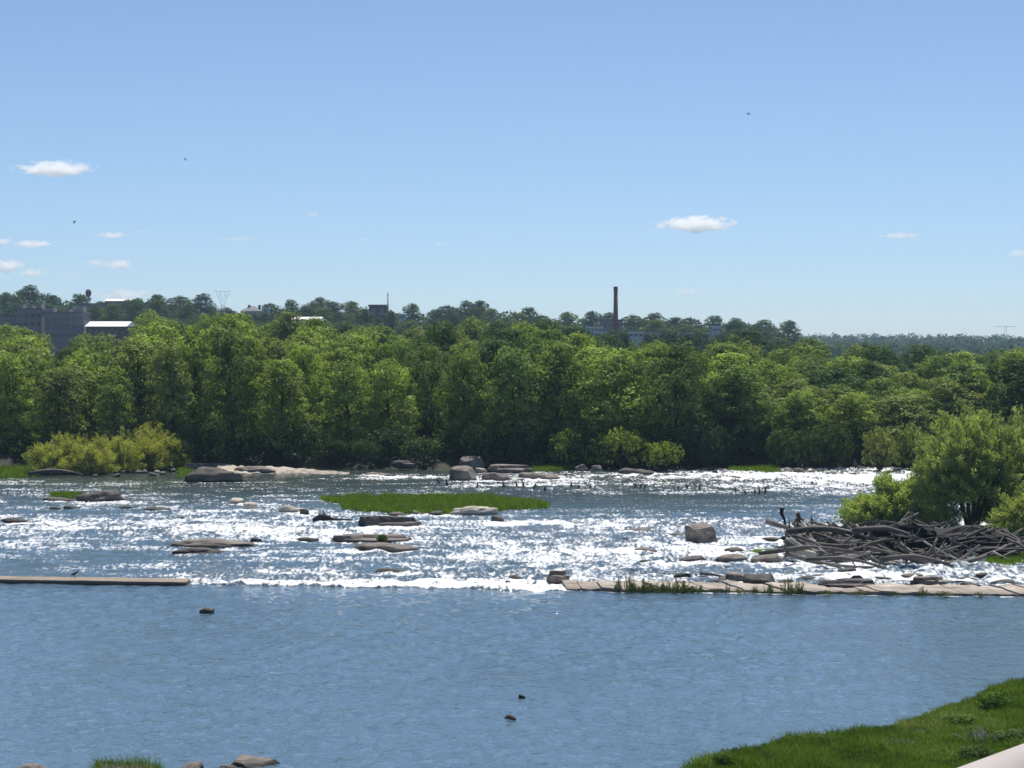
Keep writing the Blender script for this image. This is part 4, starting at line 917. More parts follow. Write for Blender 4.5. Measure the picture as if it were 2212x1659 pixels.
def build_pile():
    rnd = random.Random(91); k = 0
    for i in range(250):
        x = rnd.uniform(1705, 2225); yt, yb = pile_top(x), pile_bot(x); v = rnd.random()
        D = 150 + (1 - v) * 14                       # front low, back high
        y = yb + (yt - yb) * (1 - v)
        ang = rnd.choice([rnd.gauss(-.15, .12), rnd.gauss(-.4, .2), rnd.gauss(.4, .25), rnd.gauss(-.2, .15)])
        ln = rnd.uniform(1.8, 4.2) if rnd.random() < .6 else rnd.uniform(.8, 1.8)
        X, Z = at(x, y, D); yaw = rnd.gauss(0, .5)
        lim = X_at(1695 + abs(rnd.gauss(0, 45)), D)
        if lim > X - ln / 2 * .9: X = lim + ln / 2 * .9
        Z = max(Z, .12 + abs(math.sin(ang)) * ln * .4)
        dx, dy, dz = math.cos(ang) * math.cos(yaw), math.sin(yaw), math.sin(ang)
        pale = rnd.random() < .27; me = rnd.choice(logs_pl if pale else logs_dk); th = rnd.uniform(.12, .32) if not pale else rnd.uniform(.09, .2)
        c = 'thin bleached' if pale else ('thick dark' if th > .26 else 'weathered dark')
        log((X - dx * ln/2, D - dy * ln/2, Z - dz * ln/2), (X + dx * ln/2, D + dy * ln/2, Z + dz * ln/2), th,
            f'{c} log in the driftwood pile', f'{c} logs of the driftwood pile', me)
    # picked-out logs: x0,y0,x1,y1,D0,D1,thick,pale,label
    for (x0, y0, x1, y1, D0, D1, th, pl, lb) in [
        (1657, 1126, 1755, 1158, 160, 158, .36, 0, 'long dark log jutting out to the left from the top of the pile'),
        (1700, 1150, 1880, 1165, 156, 155, .45, 0, 'thick dark log across the left end of the pile'),
        (1700, 1168, 1850, 1180, 153, 153, .5, 0, 'thick shaded log low at the left end of the pile'),
        (1720, 1188, 1880, 1192, 151, 150, .42, 1, 'bleached thick log sloping at the foot of the pile'),
        (1640, 1198, 1860, 1196, 151, 150, .34, 0, 'long log lying at the water below the pile, upper of three'),
        (1700, 1196, 1912, 1224, 149, 147, .30, 0, 'long log lying at the water below the pile, middle of three'),
        (1740, 1210, 1912, 1228, 147, 146, .28, 0, 'long log lying at the water below the pile, lowest of three'),
        (1842, 1148, 1998, 1172, 154, 155, .42, 0, 'long dark log with pale top edge high on the pile'),
        (1960, 1200, 2132, 1200, 150, 149, .50, 0, 'thickest log at the right front of the pile'),
        (2020, 1212, 2140, 1222, 149, 148, .62, 0, 'stout log end at the right front foot of the pile'),
        (1985, 1200, 2120, 1164, 151, 156, .20, 0, 'slim straight log rising to the right over the pile'),
        (1865, 1184, 1990, 1206, 151, 150, .26, 0, 'dark log slanting down across the middle of the pile'),
        (1900, 1210, 2060, 1232, 148, 147, .34, 0, 'dark log slanting down to the foam at the pile foot'),
        (1850, 1133, 1885, 1178, 156, 155, .14, 1, 'short bleached stick standing steeply on the pile top'),
        (2140, 1202, 2225, 1172, 152, 158, .24, 0, 'slim log rising to the right picture edge'),
        (2160, 1206, 2240, 1188, 151, 155, .18, 0, 'thin log below the one rising to the right edge')]:
        Xa, Za = at(x0, y0, D0); Xb, Zb = at(x1, y1, D1)
        log((Xa, D0, max(Za, .1)), (Xb, D1, max(Zb, .1)), th, lb, None, (logs_pl if pl else logs_dk)[(x0 + y0) % (4 if pl else 8)])
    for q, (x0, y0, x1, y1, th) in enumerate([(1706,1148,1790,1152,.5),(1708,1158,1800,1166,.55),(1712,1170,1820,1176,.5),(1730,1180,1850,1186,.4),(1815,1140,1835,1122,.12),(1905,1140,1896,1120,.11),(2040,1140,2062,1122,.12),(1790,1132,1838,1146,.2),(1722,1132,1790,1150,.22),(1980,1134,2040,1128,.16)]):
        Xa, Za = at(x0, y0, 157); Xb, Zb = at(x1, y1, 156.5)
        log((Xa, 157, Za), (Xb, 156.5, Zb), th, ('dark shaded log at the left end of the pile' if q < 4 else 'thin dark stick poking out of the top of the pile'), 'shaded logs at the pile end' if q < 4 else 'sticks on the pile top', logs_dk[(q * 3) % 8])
    # upright snag and the red-brown root stump on top
    tb = Tubes(); Xa, Za = at(1695, 1124, 160); X2, Z2 = at(1688, 1108, 160); X3, Z3 = at(1689, 1097, 160)
    tb.add([(Xa + .05, 160, Za - .5), (Xa, 160, Za), (X2, 160, Z2), (X3, 160, Z3)], [.08, .09, .14, .19], 8, .12, random.Random(3))
    tag(obj_of('snag', tb.mesh('snag', M_stake)), 'upright dark stub standing at the left end of the pile', 'snag')
    tb = Tubes(); Xa, Za = at(1725, 1118, 159)
    tb.add([(Xa, 159, Za - .35), (Xa + .02, 159, Za), (Xa - .04, 159, Za + .22), (Xa, 159, Za + .38)], [.16, .15, .14, .09], 9, .2, random.Random(5))
    for dx, dz in ((-.35, -.42), (.42, -.35), (.15, -.5), (.65, -.5)): tb.add([(Xa, 159, Za + .02), (Xa + dx * .6, 158.9, Za + dz * .4), (Xa + dx, 158.8, Za + dz)], [.10, .07, .04], 6, .1, random.Random(8))
    tag(obj_of('root_stump', tb.mesh('stump', M_log_red)), 'red-brown root stump sitting on top of the pile, right of the upright stub', 'stump')
    # core of the pile: brushwood coloured near black, painted shade for the gaps
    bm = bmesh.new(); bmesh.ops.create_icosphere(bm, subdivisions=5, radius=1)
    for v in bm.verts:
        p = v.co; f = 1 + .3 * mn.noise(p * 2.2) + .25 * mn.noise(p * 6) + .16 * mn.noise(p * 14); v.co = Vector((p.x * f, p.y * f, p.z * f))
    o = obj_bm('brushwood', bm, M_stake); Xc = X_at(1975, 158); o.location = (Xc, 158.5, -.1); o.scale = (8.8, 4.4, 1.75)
    tag(o, 'brushwood core of the driftwood pile, coloured black for the shade between logs', 'brushwood', kind='stuff')
build_pile()
for i, (x0, y0, x1, y1, th, lb) in enumerate([
    (676, 1122, 705, 1126, .5, None), (690, 1120, 760, 1131, .30, 'pointed log left of the big dark slab, below the grass islet'),
    (1512, 1242, 1570, 1262, .20, 'bent dark stick poking up behind the apron weeds'),
    (60, 1026, 180, 1034, .45, 'dark root log under the left of the willow thicket'),
    (290, 1018, 385, 1026, .35, 'long driftwood trunk under the right of the willow thicket'),
    (1850, 1012, 1985, 1016, .5, 'fallen trunk on the far bank beside the big willow'),
    (1270, 1012, 1330, 1008, .3, 'fallen branch behind the far bank boulders')]):
    if lb is None: continue
    Xa, Ya = gp(x0, y0); Xb, Yb = gp(x1, y1); Ym = (Ya + Yb) / 2; Xa, Za = at(x0, y0, Ym); Xb, Zb = at(x1, y1, Ym)
    log((Xa, Ym, max(.12, Za + .1)), (Xb, Ym, max(.12, Zb + .1)), th, lb, None, logs_dk[(i * 3 + 1) % 8])
tb = Tubes(); X, Y = gp(702, 1128); k = Y / F
tb.add([(X - 1.0, Y, .1), (X - .4, Y, .35), (X, Y, .4), (X + .8, Y, .15)], [.2, .32, .3, .12], 8, .2, random.Random(2)); tb.add([(X, Y, .3), (X - .1, Y, .95)], [.14, .04], 6); tb.add([(X + .2, Y, .3), (X + .4, Y, .6)], [.14, .05], 6)
tag(obj_of('root_stump', tb.mesh('stump', M_stake)), 'dark stump with a pointed stub, left of the big dark slab', 'stump')
# perched bird / branch on the weir wall
def bird_mesh(flying=False):
    tb = Tubes()
    tb.add([(-.28, 0, .16), (-.12, 0, .24), (.05, 0, .30), (.16, 0, .40), (.22, 0, .50), (.31, 0, .50)], [.02, .07, .10, .05, .045, .008], 8)
    if flying:
        for s in (-1, 1): tb.add([(.02, 0, .30), (-.02, .3 * s, .40), (-.12, .62 * s, .34)], [.05, .05, .01], 6)
    else:
        for s in (-.04, .04): tb.add([(.02, s, .25), (.03, s, 0)], [.015, .012], 5)
    return tb.mesh('bird', M_bird)
bp = bird_mesh(); X, Y = gp(155, 1259.5); o = obj_of('bird', bp); o.location = (X, Y + .9, .24); o.scale = (.85,) * 3; tag(o, 'dark bird perched on the brown weir wall', 'bird')
bf = bird_mesh(True)
for (x, y, D, a, lb) in [(1617, 250, 260, .7, 'dark bird flying high in the sky above the right cloud'), (162, 484, 230, .4, 'dark bird flying low on the left between the small clouds'), (398, 347, 300, 2.6, 'faint bird flying right of the upper left cloud')]:
    X, Z = at(x, y, D); o = obj_of('bird', bf); o.location = (X, D, Z); o.rotation_euler = (.3, -.4, a); o.scale = (.7,) * 3; tag(o, lb, 'bird', 'birds in flight')

# old timber stakes across the river
rng = random.Random(13); stm = []
for i in range(4):
    tb = Tubes(); l = rng.uniform(-.3, .3); tb.add([(0, 0, -.4), (l * .3, 0, .2), (l, .02, .55)], [.11, .10, .07], 7, .15, rng); tb.add([(l * .3, 0, .2), (l * .3 + .18, 0, .28)], [.05, .03], 5); stm.append(tb.mesh('stake', M_stake))
for i, (x, y) in enumerate([(949,1177),(965,1180),(1032,1187),(1089,1187),(1117,1184),(1132,1183),(1154,1190),(1178,1194),(1234,1187),(1248,1190),(1275,1189),(1372,1188),(1383,1187),(1394,1192),(1464,1190),(1485,1188),(1502,1184),(1510,1192),(1590,1200),(1612,1200),(1631,1199),(1641,1200),(1653,1200)]):
    yy = y * .8848; X, Y = gp(x, yy + 4); o = obj_of('timber_stake', stm[i % 4]); o.location = (X, Y, .05); o.rotation_euler = (rng.uniform(-.3, .3), rng.uniform(-.6, .6), rng.uniform(0, 6)); o.scale = (1, 1, rng.uniform(.65, 1.15))
    tag(o, f'old black timber stake standing in the shallows, {ordn(i)} from the left of the broken line', 'stake', 'timber stakes across the river')

# ------------------------------------------------------------------ grass
def blades(P, h, wd, rng, tint=None, lean=.5):
    n = len(P); a = rng.uniform(0, 6.283, n); hh = h * rng.uniform(.55, 1.35, n); w2 = wd * rng.uniform(.7, 1.4, n)
    u = np.stack([np.cos(a), np.sin(a), np.zeros(n)], 1) * w2[:, None]
    tip = P + np.stack([rng.normal(0, lean, n) * hh, rng.normal(0, lean, n) * hh, hh], 1)
    V = np.stack([P - u, P + u, tip], 1).reshape(-1, 3)
    T = np.clip(tint if tint is not None else rng.random(n), 0, 1)
    return V, np.arange(n * 3).reshape(n, 3), np.repeat(T, 3)
def grass_patch(name, poly, n, h, wd, mat_, label, seed, zt=.15, soil=M_soil, gname='grass'):
    """poly: picture points on the water level"""
    rng = np.random.default_rng(seed); G = np.array([gp(x, y) for x, y in poly]); x0, y0 = G.min(0); x1, y1 = G.max(0)
    def inside(p):
        r = np.zeros(len(p), bool); j = len(G) - 1
        for i in range(len(G)):
            xi, yi = G[i]; xj, yj = G[j]
            c = ((yi > p[:, 1]) != (yj > p[:, 1])) & (p[:, 0] < (xj - xi) * (p[:, 1] - yi) / (yj - yi + 1e-12) + xi); r ^= c; j = i
        return r
    P = []; tot = 0
    while tot < n:
        p = rng.uniform((x0, y0), (x1, y1), (n * 2, 2)); p = p + rng.normal(0, .12, p.shape); p = p[inside(p)]; P.append(p); tot += len(p)
    P = np.concatenate(P)[:n]
    # the soil under the grass, a low mound
    from mathutils.geometry import tessellate_polygon
    c = G.mean(0); bm = bmesh.new(); rings = []
    for s, z in ((1.02, -.3), (.985, -.06), (.8, zt * .8), (.4, zt)):
        rings.append([bm.verts.new((c[0] + (g[0] - c[0]) * s, c[1] + (g[1] - c[1]) * s, z)) for g in G])
    for a, b in zip(rings[:-1], rings[1:]):
        for i in range(len(G)): bm.faces.new([a[i], a[(i+1) % len(G)], b[(i+1) % len(G)], b[i]])
    bm.faces.new(rings[-1]); bmesh.ops.recalc_face_normals(bm, faces=bm.faces)
    so = obj_bm(name + '_soil', bm, soil, smooth=True); tag(so, kind='structure')
    hv = vn(P[:, 0] / 1.1, P[:, 1] / 1.6, seed + 1); hv2 = vn(P[:, 0] / .45, P[:, 1] / .5, seed + 2)
    Z = np.zeros(len(P)) + .0; P3 = np.stack([P[:, 0], P[:, 1], Z], 1)
    dry = sstep(.62, .8, vn(P[:, 0] / 2.6 + 5, P[:, 1] / 3.2 + 5, seed + 3)) * (gname == 'grass' and n > 50000)
    V, Ft, T = blades(P3, h * (.3 + 1.0 * hv * hv + .6 * hv2) * (1 - .45 * dry) + zt, wd, rng, tint=.02 + .26 * hv + .5 * hv2 * rng.random(len(P)) + .22 * rng.random(len(P)) + .38 * dry * rng.random(len(P)))
    o = obj_of(gname, mesh_np(gname, V, Ft, mat_, {'tint': T})); tag(o, label, 'grass', kind='stuff'); return P, G
grass_patch('islet', [(692,1078),(740,1075),(830,1074),(880,1073),(960,1073),(1060,1075),(1130,1081),(1186,1092),(1184,1098),(1130,1101),(1080,1104),(1072,1110),(1000,1112),(930,1112),(860,1110),(790,1106),(740,1102),(735,1090),(700,1084)],
            26000, .30, .05, M_grass2, 'long flat bright green grass islet in the middle of the river', 1)
grass_patch('tuft', [(108,1068),(165,1067),(185,1070),(180,1076),(150,1078),(112,1075)], 2500, .25, .05, M_grass2, 'small green grass tuft left of the dark domed rock', 2)
grass_patch('bank', [(-30,1012),(60,1008),(85,1012),(80,1028),(40,1034),(-30,1036)], 4500, .3, .06, M_grass2, 'green grass patch on the bank at the left picture edge', 3)
grass_patch('bank', [(1150,1008),(1235,1006),(1242,1014),(1200,1018),(1150,1018)], 3000, .3, .06, M_grass2, 'green grass strip on the far bank behind the pinkish slabs', 4)
grass_patch('bank', [(1570,1014),(1610,1011),(1680,1015),(1690,1021),(1600,1023)], 2600, .3, .06, M_grass2, 'small green grass patch on the far bank, right part', 5)
grass_patch('bank', [(385,1012),(430,1010),(420,1030),(385,1032)], 1800, .2, .06, M_grass2, 'dull grass between the willow thicket and the dark boulder', 6)
grass_patch('patch', [(1612,1198),(1640,1194),(1672,1196),(1676,1206),(1640,1210),(1615,1206)], 3500, .18, .04, M_grass2, 'small bright green patch left of the driftwood', 7)
grass_patch('patch', [(2135,1205),(2240,1198),(2240,1224),(2160,1226),(2132,1218)], 4500, .25, .04, M_grass2, 'green grass right of the pile foot', 8)
grass_patch('tuft', [(205,1650),(330,1652),(350,1665),(350,1720),(180,1720)], 2600, .2, .016, M_grass, 'green grass tufts at the bottom left edge', 9, gname='reed_grass')
PB = [(1480,1668),(1530,1646),(1580,1628),(1640,1618),(1700,1602),(1760,1600),(1850,1582),(1930,1572),(2010,1545),(2042,1528),(2100,1515),(2128,1498),(2170,1484),(2230,1472),(2330,1450),(2420,1450),(2420,1760),(1440,1760)]
grass_patch('bank', PB, 170000, .24, .026, M_grass, 'dense green weeds and grass on the near right bank', 10, zt=.06)
# leafy weeds and dead brush on the near bank
for i, (x, y, w_, h_, c, lb) in enumerate([
    (2150, 1530, 90, 42, (.09, .16, .025), 'leafy dark green weed clump at the top of the near bank'),
    (2070, 1560, 90, 17, (.09, .155, .025), 'low weed clump on the near bank edge'),
    (1790, 1608, 60, 24, (.09, .16, .025), 'low weed clump midway along the near bank edge'),
    (1560, 1650, 60, 28, (.09, .155, .025), 'weed clump at the left end of the near bank'),
    (2110, 1640, 90, 34, (.07, .115, .03), 'dark weed clump with yellow tips beside the railing'),
    (2190, 1600, 110, 26, (.07, .12, .03), 'dark weed clump right of the dead brush'),
    (1660, 1640, 50, 20, (.055, .10, .012), 'bright low weed clump in the middle of the near bank')]):
    put_shrub('weed_clump', x, y, w_, h_, c, lb, 'weed clumps on the near bank', i, z=.1, cat='plant')
def dead_brush(x, y, wpx, hpx, seed, label):
    rnd = random.Random(seed); tb = Tubes(); X, Y = gp(x, y); k = Y / F; Rr = wpx * k / 2; Hh = hpx * k
    for _ in range(60):
        a = rnd.uniform(0, 6.28); r = rnd.random() * Rr; b = Vector((X + math.cos(a) * r * .6, Y + math.sin(a) * r * .8, .1)); d = Vector((rnd.gauss(0, .6), rnd.gauss(0, .4), 1)).normalized() * Hh * rnd.uniform(.5, 1.2)
        tb.add([b, b + d * .5, b + d + Vector((rnd.gauss(0, .1), 0, 0))], [.012, .009, .004], 4, cap=False)
    tag(obj_of('dead_brush', tb.mesh('brush', M_log_pale)), label, 'plant')
dead_brush(2110, 1606, 120, 34, 1, 'dry bleached brush among the weeds beside the railing')
dead_brush(1935, 1618, 110, 18, 2, 'dry bleached stems in the middle of the near bank')

# ------------------------------------------------------------------ bridge railing in the corner, with its post
def railing():
    o = empty('railing', (0, 0, CH - 1.25)); tag(o, 'pale beige metal handrail cutting the lower right corner', 'railing')
    D1, D2 = 1.15, 1.9
    X1, Z1 = at(2105, 1722, D1); X2, Z2 = at(2330, 1609, D2)
    a = Vector((X1, D1, Z1)); b = Vector((X2, D2, Z2)); d = (b - a)
    a2 = a - d * 1.2; b2 = b + d * 1.5; tb = Tubes()
    off = Vector((0, 0, CH - 1.25)); n = 10
    tb.add([a2.lerp(b2, i / n) - off for i in range(n + 1)], [.017] * (n + 1), 28)
    obj_of('handrail', tb.mesh('handrail', M_rail), o)
    for t in (-1.0, 2.3):
        p = a + d * t; q = Tubes(); q.add([p - off - Vector((0, 0, .0)), Vector((p.x, p.y, -.02))], [.019, .019], 16); obj_of('post', q.mesh('post', M_rail), o)
    bm = bmesh.new(); box(bm, -3, 6, -2.5, 2.6, CH - 1.75, CH - 1.27); tag(obj_bm('bridge_deck', bm, M_conc2), kind='structure')
railing()

# ------------------------------------------------------------------ buildings on the far side
def bldg(name, x0, x1, yt, D, label, wall, roofm, depth=14, par=.6, roof='flat', win=None, drop=12, cat='building', group=None, wing=None):
    X0, Zt = at(x0, yt, D); X1, _ = at(x1, yt, D); g = tz((X0 + X1) / 2, D) - drop * .1
    o = empty(name, ((X0 + X1) / 2, D, g)); tag(o, label, cat, group); hw = (X1 - X0) / 2; h = Zt - g
    bm = bmesh.new(); box(bm, -hw, hw, 0, depth, 0, h - (par if roof == 'flat' else 0)); obj_bm('wall', bm, wall, o)
    bm = bmesh.new()
    if roof == 'flat': box(bm, -hw - .3, hw + .3, -.3, depth + .3, h - par, h)
    elif roof == 'shed':       # roof plane that slopes up away from the viewer
        vs = [bm.verts.new(p) for p in ((-hw - .5, -.6, h), (hw + .5, -.6, h), (hw + .5, depth * .5, h + par), (-hw - .5, depth * .5, h + par), (hw + .5, depth + .6, h), (-hw - .5, depth + .6, h))]
        bm.faces.new([vs[0], vs[1], vs[2], vs[3]]); bm.faces.new([vs[3], vs[2], vs[4], vs[5]]); bm.faces.new([vs[0], vs[3], vs[5]]); bm.faces.new([vs[1], vs[4], vs[2]]); bm.faces.new([vs[0], vs[5], vs[4], vs[1]])
    elif roof == 'hip':
        vs = [bm.verts.new(p) for p in ((-hw - .5, -.5, h), (hw + .5, -.5, h), (hw + .5, depth + .5, h), (-hw - .5, depth + .5, h), (-hw * .25, depth / 2, h + par), (hw * .25, depth / 2, h + par))]
        bm.faces.new([vs[0], vs[1], vs[5], vs[4]]); bm.faces.new([vs[1], vs[2], vs[5]]); bm.faces.new([vs[2], vs[3], vs[4], vs[5]]); bm.faces.new([vs[3], vs[0], vs[4]]); bm.faces.new([vs[3], vs[2], vs[1], vs[0]])
    r = obj_bm('roof', bm, roofm, o)
    if win:
        nx, rows, ww, wh, z0_, dz, pm = win
        for j in range(rows):
            for i in range(nx):
                cx = -hw + (i + .5) * 2 * hw / nx; zc = h - z0_ - j * dz
                if zc - wh < 0: continue
                bm = bmesh.new(); box(bm, cx - ww / 2, cx + ww / 2, -.08, .1, zc - wh, zc); obj_bm('window', bm, pm, o)
    return o, hw, h, r
M_winl = simple_mat('window_light', (0.24, 0.25, 0.27), (0.3, 0.31, 0.33), .5, bump=0)
_b = bldg('apartment_block', 36, 90, 666, 930, 'tall central block of the purple-brown brick complex on the far left', M_brick2, M_grey, win=(4, 3, 1.6, 1.6, 2.2, 3.6, M_glass), group='blocks of the brown brick complex')
for (u0, u1, hh_) in ((-.9, -.55, 1.6), (-.1, .25, 1.2), (.5, .95, 2.1)):
    bm = bmesh.new(); box(bm, _b[1] * u0, _b[1] * u1, 1, 8, _b[2] + .02, _b[2] + hh_); obj_bm('roof_house', bm, M_brick2, _b[3])
_b = bldg('apartment_block', 96, 181, 674, 925, 'right block of the brown brick complex, left of the white-roofed hall', M_brick2, M_grey, win=(6, 3, 1.7, 1.7, 2.0, 3.4, M_glass), group='blocks of the brown brick complex')
for (u0, u1, hh_) in ((-.9, -.55, 1.6), (-.1, .25, 1.2), (.5, .95, 2.1)):
    bm = bmesh.new(); box(bm, _b[1] * u0, _b[1] * u1, 1, 8, _b[2] + .02, _b[2] + hh_); obj_bm('roof_house', bm, M_brick2, _b[3])
bldg('apartment_block', -30, 36, 681, 935, 'low left block of the brown brick complex at the picture edge', M_brick2, M_grey, win=(5, 2, 1.6, 1.6, 2.0, 3.4, M_glass), group='blocks of the brown brick complex')
bldg('brick_hall', 186, 272, 705, 900, 'red brick hall with a long bright white roof', M_brick, M_white, depth=22, roof='shed', par=2.1, win=(6, 1, 1.6, 1.4, 1.6, 3, M_glass))
bldg('low_shed', 92, 235, 722, 800, 'long low grey shed in front of the brown brick complex', M_brick2, M_grey, win=(12, 1, 1.2, .8, 1.4, 2, M_winl))
bldg('hilltop_school', 164, 232, 655, 1120, 'long dark brick building on the hill left of the white-roofed one', M_brick2, M_grey, win=(8, 1, 1.4, 1.6, 1.8, 3, M_glass))
bldg('hilltop_hall', 226, 280, 650, 1125, 'hilltop building with a low bright white roof', M_brick2, M_white, roof='shed', par=1.2, depth=18, win=(5, 1, 1.4, 1.6, 1.8, 3, M_glass))
bldg('hilltop_school', 280, 334, 655, 1118, 'dark brick building on the hill right of the white-roofed one', M_brick2, M_grey, win=(7, 1, 1.4, 1.6, 1.8, 3, M_glass))
o, hw, h, rf = bldg('hip_roofed_house', 520, 562, 672, 1120, 'grey hip-roofed house with two red chimneys on the hill crest', M_pale, M_grey, roof='hip', par=2.6, win=(3, 1, 1.2, 1.4, 1.2, 3, M_glass))
for cx in (-hw * .25, hw * .8):
    bm = bmesh.new(); box(bm, cx - .6, cx + .6, 5, 6.2, h - .5, h + 3.2); obj_bm('chimney', bm, M_brick, rf)
bldg('white_shed', 566, 580, 664, 1115, 'tiny white building right of the hip-roofed house', M_pale, M_white, depth=8, win=(1, 1, 1.2, 1.2, 1.2, 3, M_glass))
bldg('white_roofed_warehouse', 630, 690, 690, 860, 'low warehouse with a bright white roof behind the forest top', M_pale, M_white, roof='shed', par=1.1, depth=20, win=(5, 1, 1.4, 1.2, 1.2, 3, M_glass))
bldg('brick_tower_house', 797, 834, 658, 1000, 'square dark red brick house with pale window columns on the hill', M_brick, M_grey, par=.9, win=(2, 2, 2.0, 3.4, 1.6, 5.0, M_winl), depth=12)
bldg('pale_house', 861, 875, 678, 1100, 'tiny pale house right of the white spire', M_pale, M_white, depth=8, win=(2, 1, 1, 1, 1.2, 3, M_glass))
bldg('boiler_house', 1302, 1345, 690, 1000, 'red-brown brick boiler house at the foot of the tall chimney', M_brick2, M_grey, par=.8, win=(4, 1, 1.3, 1.8, 1.6, 3, M_glass))
bldg('white_block', 1268, 1301, 706, 960, 'plain white block left of the boiler house', M_pale, M_white, par=.5, win=(4, 1, 1.0, .9, 1.0, 2.4, M_glass))
bldg('long_shed', 1282, 1390, 717, 800, 'long low pale shed below the tall chimney, left half', M_pale, M_white, par=.4, win=(10, 1, 1, .6, .9, 2, M_glass))
bldg('long_shed', 1393, 1536, 718, 805, 'long low pale shed reaching right of the tall chimney', M_pale, M_pale, par=.5, win=(12, 1, 1, .6, .9, 2, M_glass))
bldg('white_shed', 1540, 1556, 704, 1000, 'tiny white building at the right end of the hill trees', M_pale, M_white, depth=8, win=(2, 1, 1, 1, 1.2, 3, M_glass))
def lathe(name, prof, D, x, ybase_z, mat_, parent=None, seg=16):
    tb = Tubes(); tb.add([(0, 0, z) for z, r in prof], [r for z, r in prof], seg); me = tb.mesh(name, mat_); return obj_of(name, me, parent)
# tall brick chimney
D = 990; X, Zt = at(1330, 619, D); g = tz(X, D) - 1; o = empty('brick_chimney', (X, D, g)); tag(o, 'tall slim red brick chimney rising above the skyline', 'chimney'); h = Zt - g
lathe('shaft', [(0, 1.35), (h * .5, 1.1), (h - 2.0, .9)], D, 0, 0, M_brick, o); lathe('cap', [(h - 2.0, .92), (h - 1.8, .98), (h - .2, .98), (h, .9)], D, 0, 0, M_brick, o)
# white spire
D = 1160; X, Zt = at(838, 631, D); g = tz(X, D) - 1; h = Zt - g; o = empty('white_spire', (X, D, g)); tag(o, 'slim white pointed spire right of the square brick house', 'spire')
lathe('shaft', [(0, .6), (h - 1.5, .4)], D, 0, 0, M_pale, o); lathe('tip', [(h - 1.5, .4), (h, .05)], D, 0, 0, M_pale, o)
# water tower
D = 1150; X, Zt = at(191, 624, D); g = tz(X, D) - 1; h = Zt - g; o = empty('water_tower', (X, D, g)); tag(o, 'dark bulb-shaped water tower on the left skyline', 'water tower')
lathe('tank', [(h - 4.2, .3), (h - 3.6, 1.1), (h - 2.2, 1.6), (h - .9, 1.35), (h - .2, .6), (h, .1)], D, 0, 0, M_tank, o)
q = Tubes()
for s in (-1, 1):
    for t in (-1, 1): q.add([(s * 1.4, t * 1.4, 0), (s * .7, t * .7, h - 3.4)], [.12, .10], 5)
q.add([(0, 0, 0), (0, 0, h - 3.6)], [.16, .16], 6); obj_of('legs_frame', q.mesh('legs_frame', M_steel), o)
# thin mast and pylons
def pylon(x, yt, D, kind, label):
    X, Zt = at(x, yt, D); g = tz(X, D) - 1; h = Zt - g; o = empty('pylon', (X, D, g)); tag(o, label, 'pylon', 'power line pylons'); q = Tubes(); r = .07 * D / 1000
    if kind == 'v':
        w0 = 3.0; zb = h - 7
        for s in (-1, 1):
            for t in (-1, 1): q.add([(s * w0, t * w0, 0), (s * .7, t * .7, zb)], [r, r], 4)
        for i in range(8):
            z0, z1 = zb * i / 8, zb * (i + 1) / 8; a, b = w0 + (.7 - w0) * i / 8, w0 + (.7 - w0) * (i + 1) / 8
            q.add([(-a, -a, z0), (b, -b, z1)], [r * .7, r * .7], 4); q.add([(a, -a, z0), (-b, -b, z1)], [r * .7, r * .7], 4)
        obj_of('tower', q.mesh('tower', M_steel), o); q = Tubes()
        for s in (-1, 1):
            q.add([(s * .7, 0, zb), (s * 3.4, 0, h - .6)], [r, r], 4); q.add([(s * .2, 0, zb + 1), (s * 1.2, 0, h - .6)], [r * .7, r * .7], 4); q.add([(s * 1.7, 0, zb + 3), (s * 1.2, 0, h - .6)], [r * .7, r * .7], 4)
        for s in (-4.6, 4.6): q.add([(0, 0, h - .6), (s, 0, h)], [r, r], 4)
        obj_of('crossarm', q.mesh('crossarm', M_steel), o)
    else:
        for s in (-1, 1): q.add([(s * 2.2, 0, 0), (s * 1.1, 0, h)], [r, r], 4)
        for i in range(7): q.add([(-2, 0, h * i / 7), (2 - i * .1, 0, h * (i + 1) / 7)], [r * .6, r * .6], 4)
        obj_of('tower', q.mesh('tower', M_steel), o); q = Tubes(); q.add([(-14, 0, h), (14, 0, h)], [r * 1.1, r * 1.1], 4); obj_of('crossarm', q.mesh('crossarm', M_steel), o)
pylon(481, 628, 1150, 'v', 'lattice pylon with a wide forked head on the hill crest')
pylon(2172, 705, 2900, 't', 'far T-shaped pylon on the right horizon')
pylon(1360, 676, 1165, 'v', 'small pylon half hidden behind the trees right of the chimney') if False else None

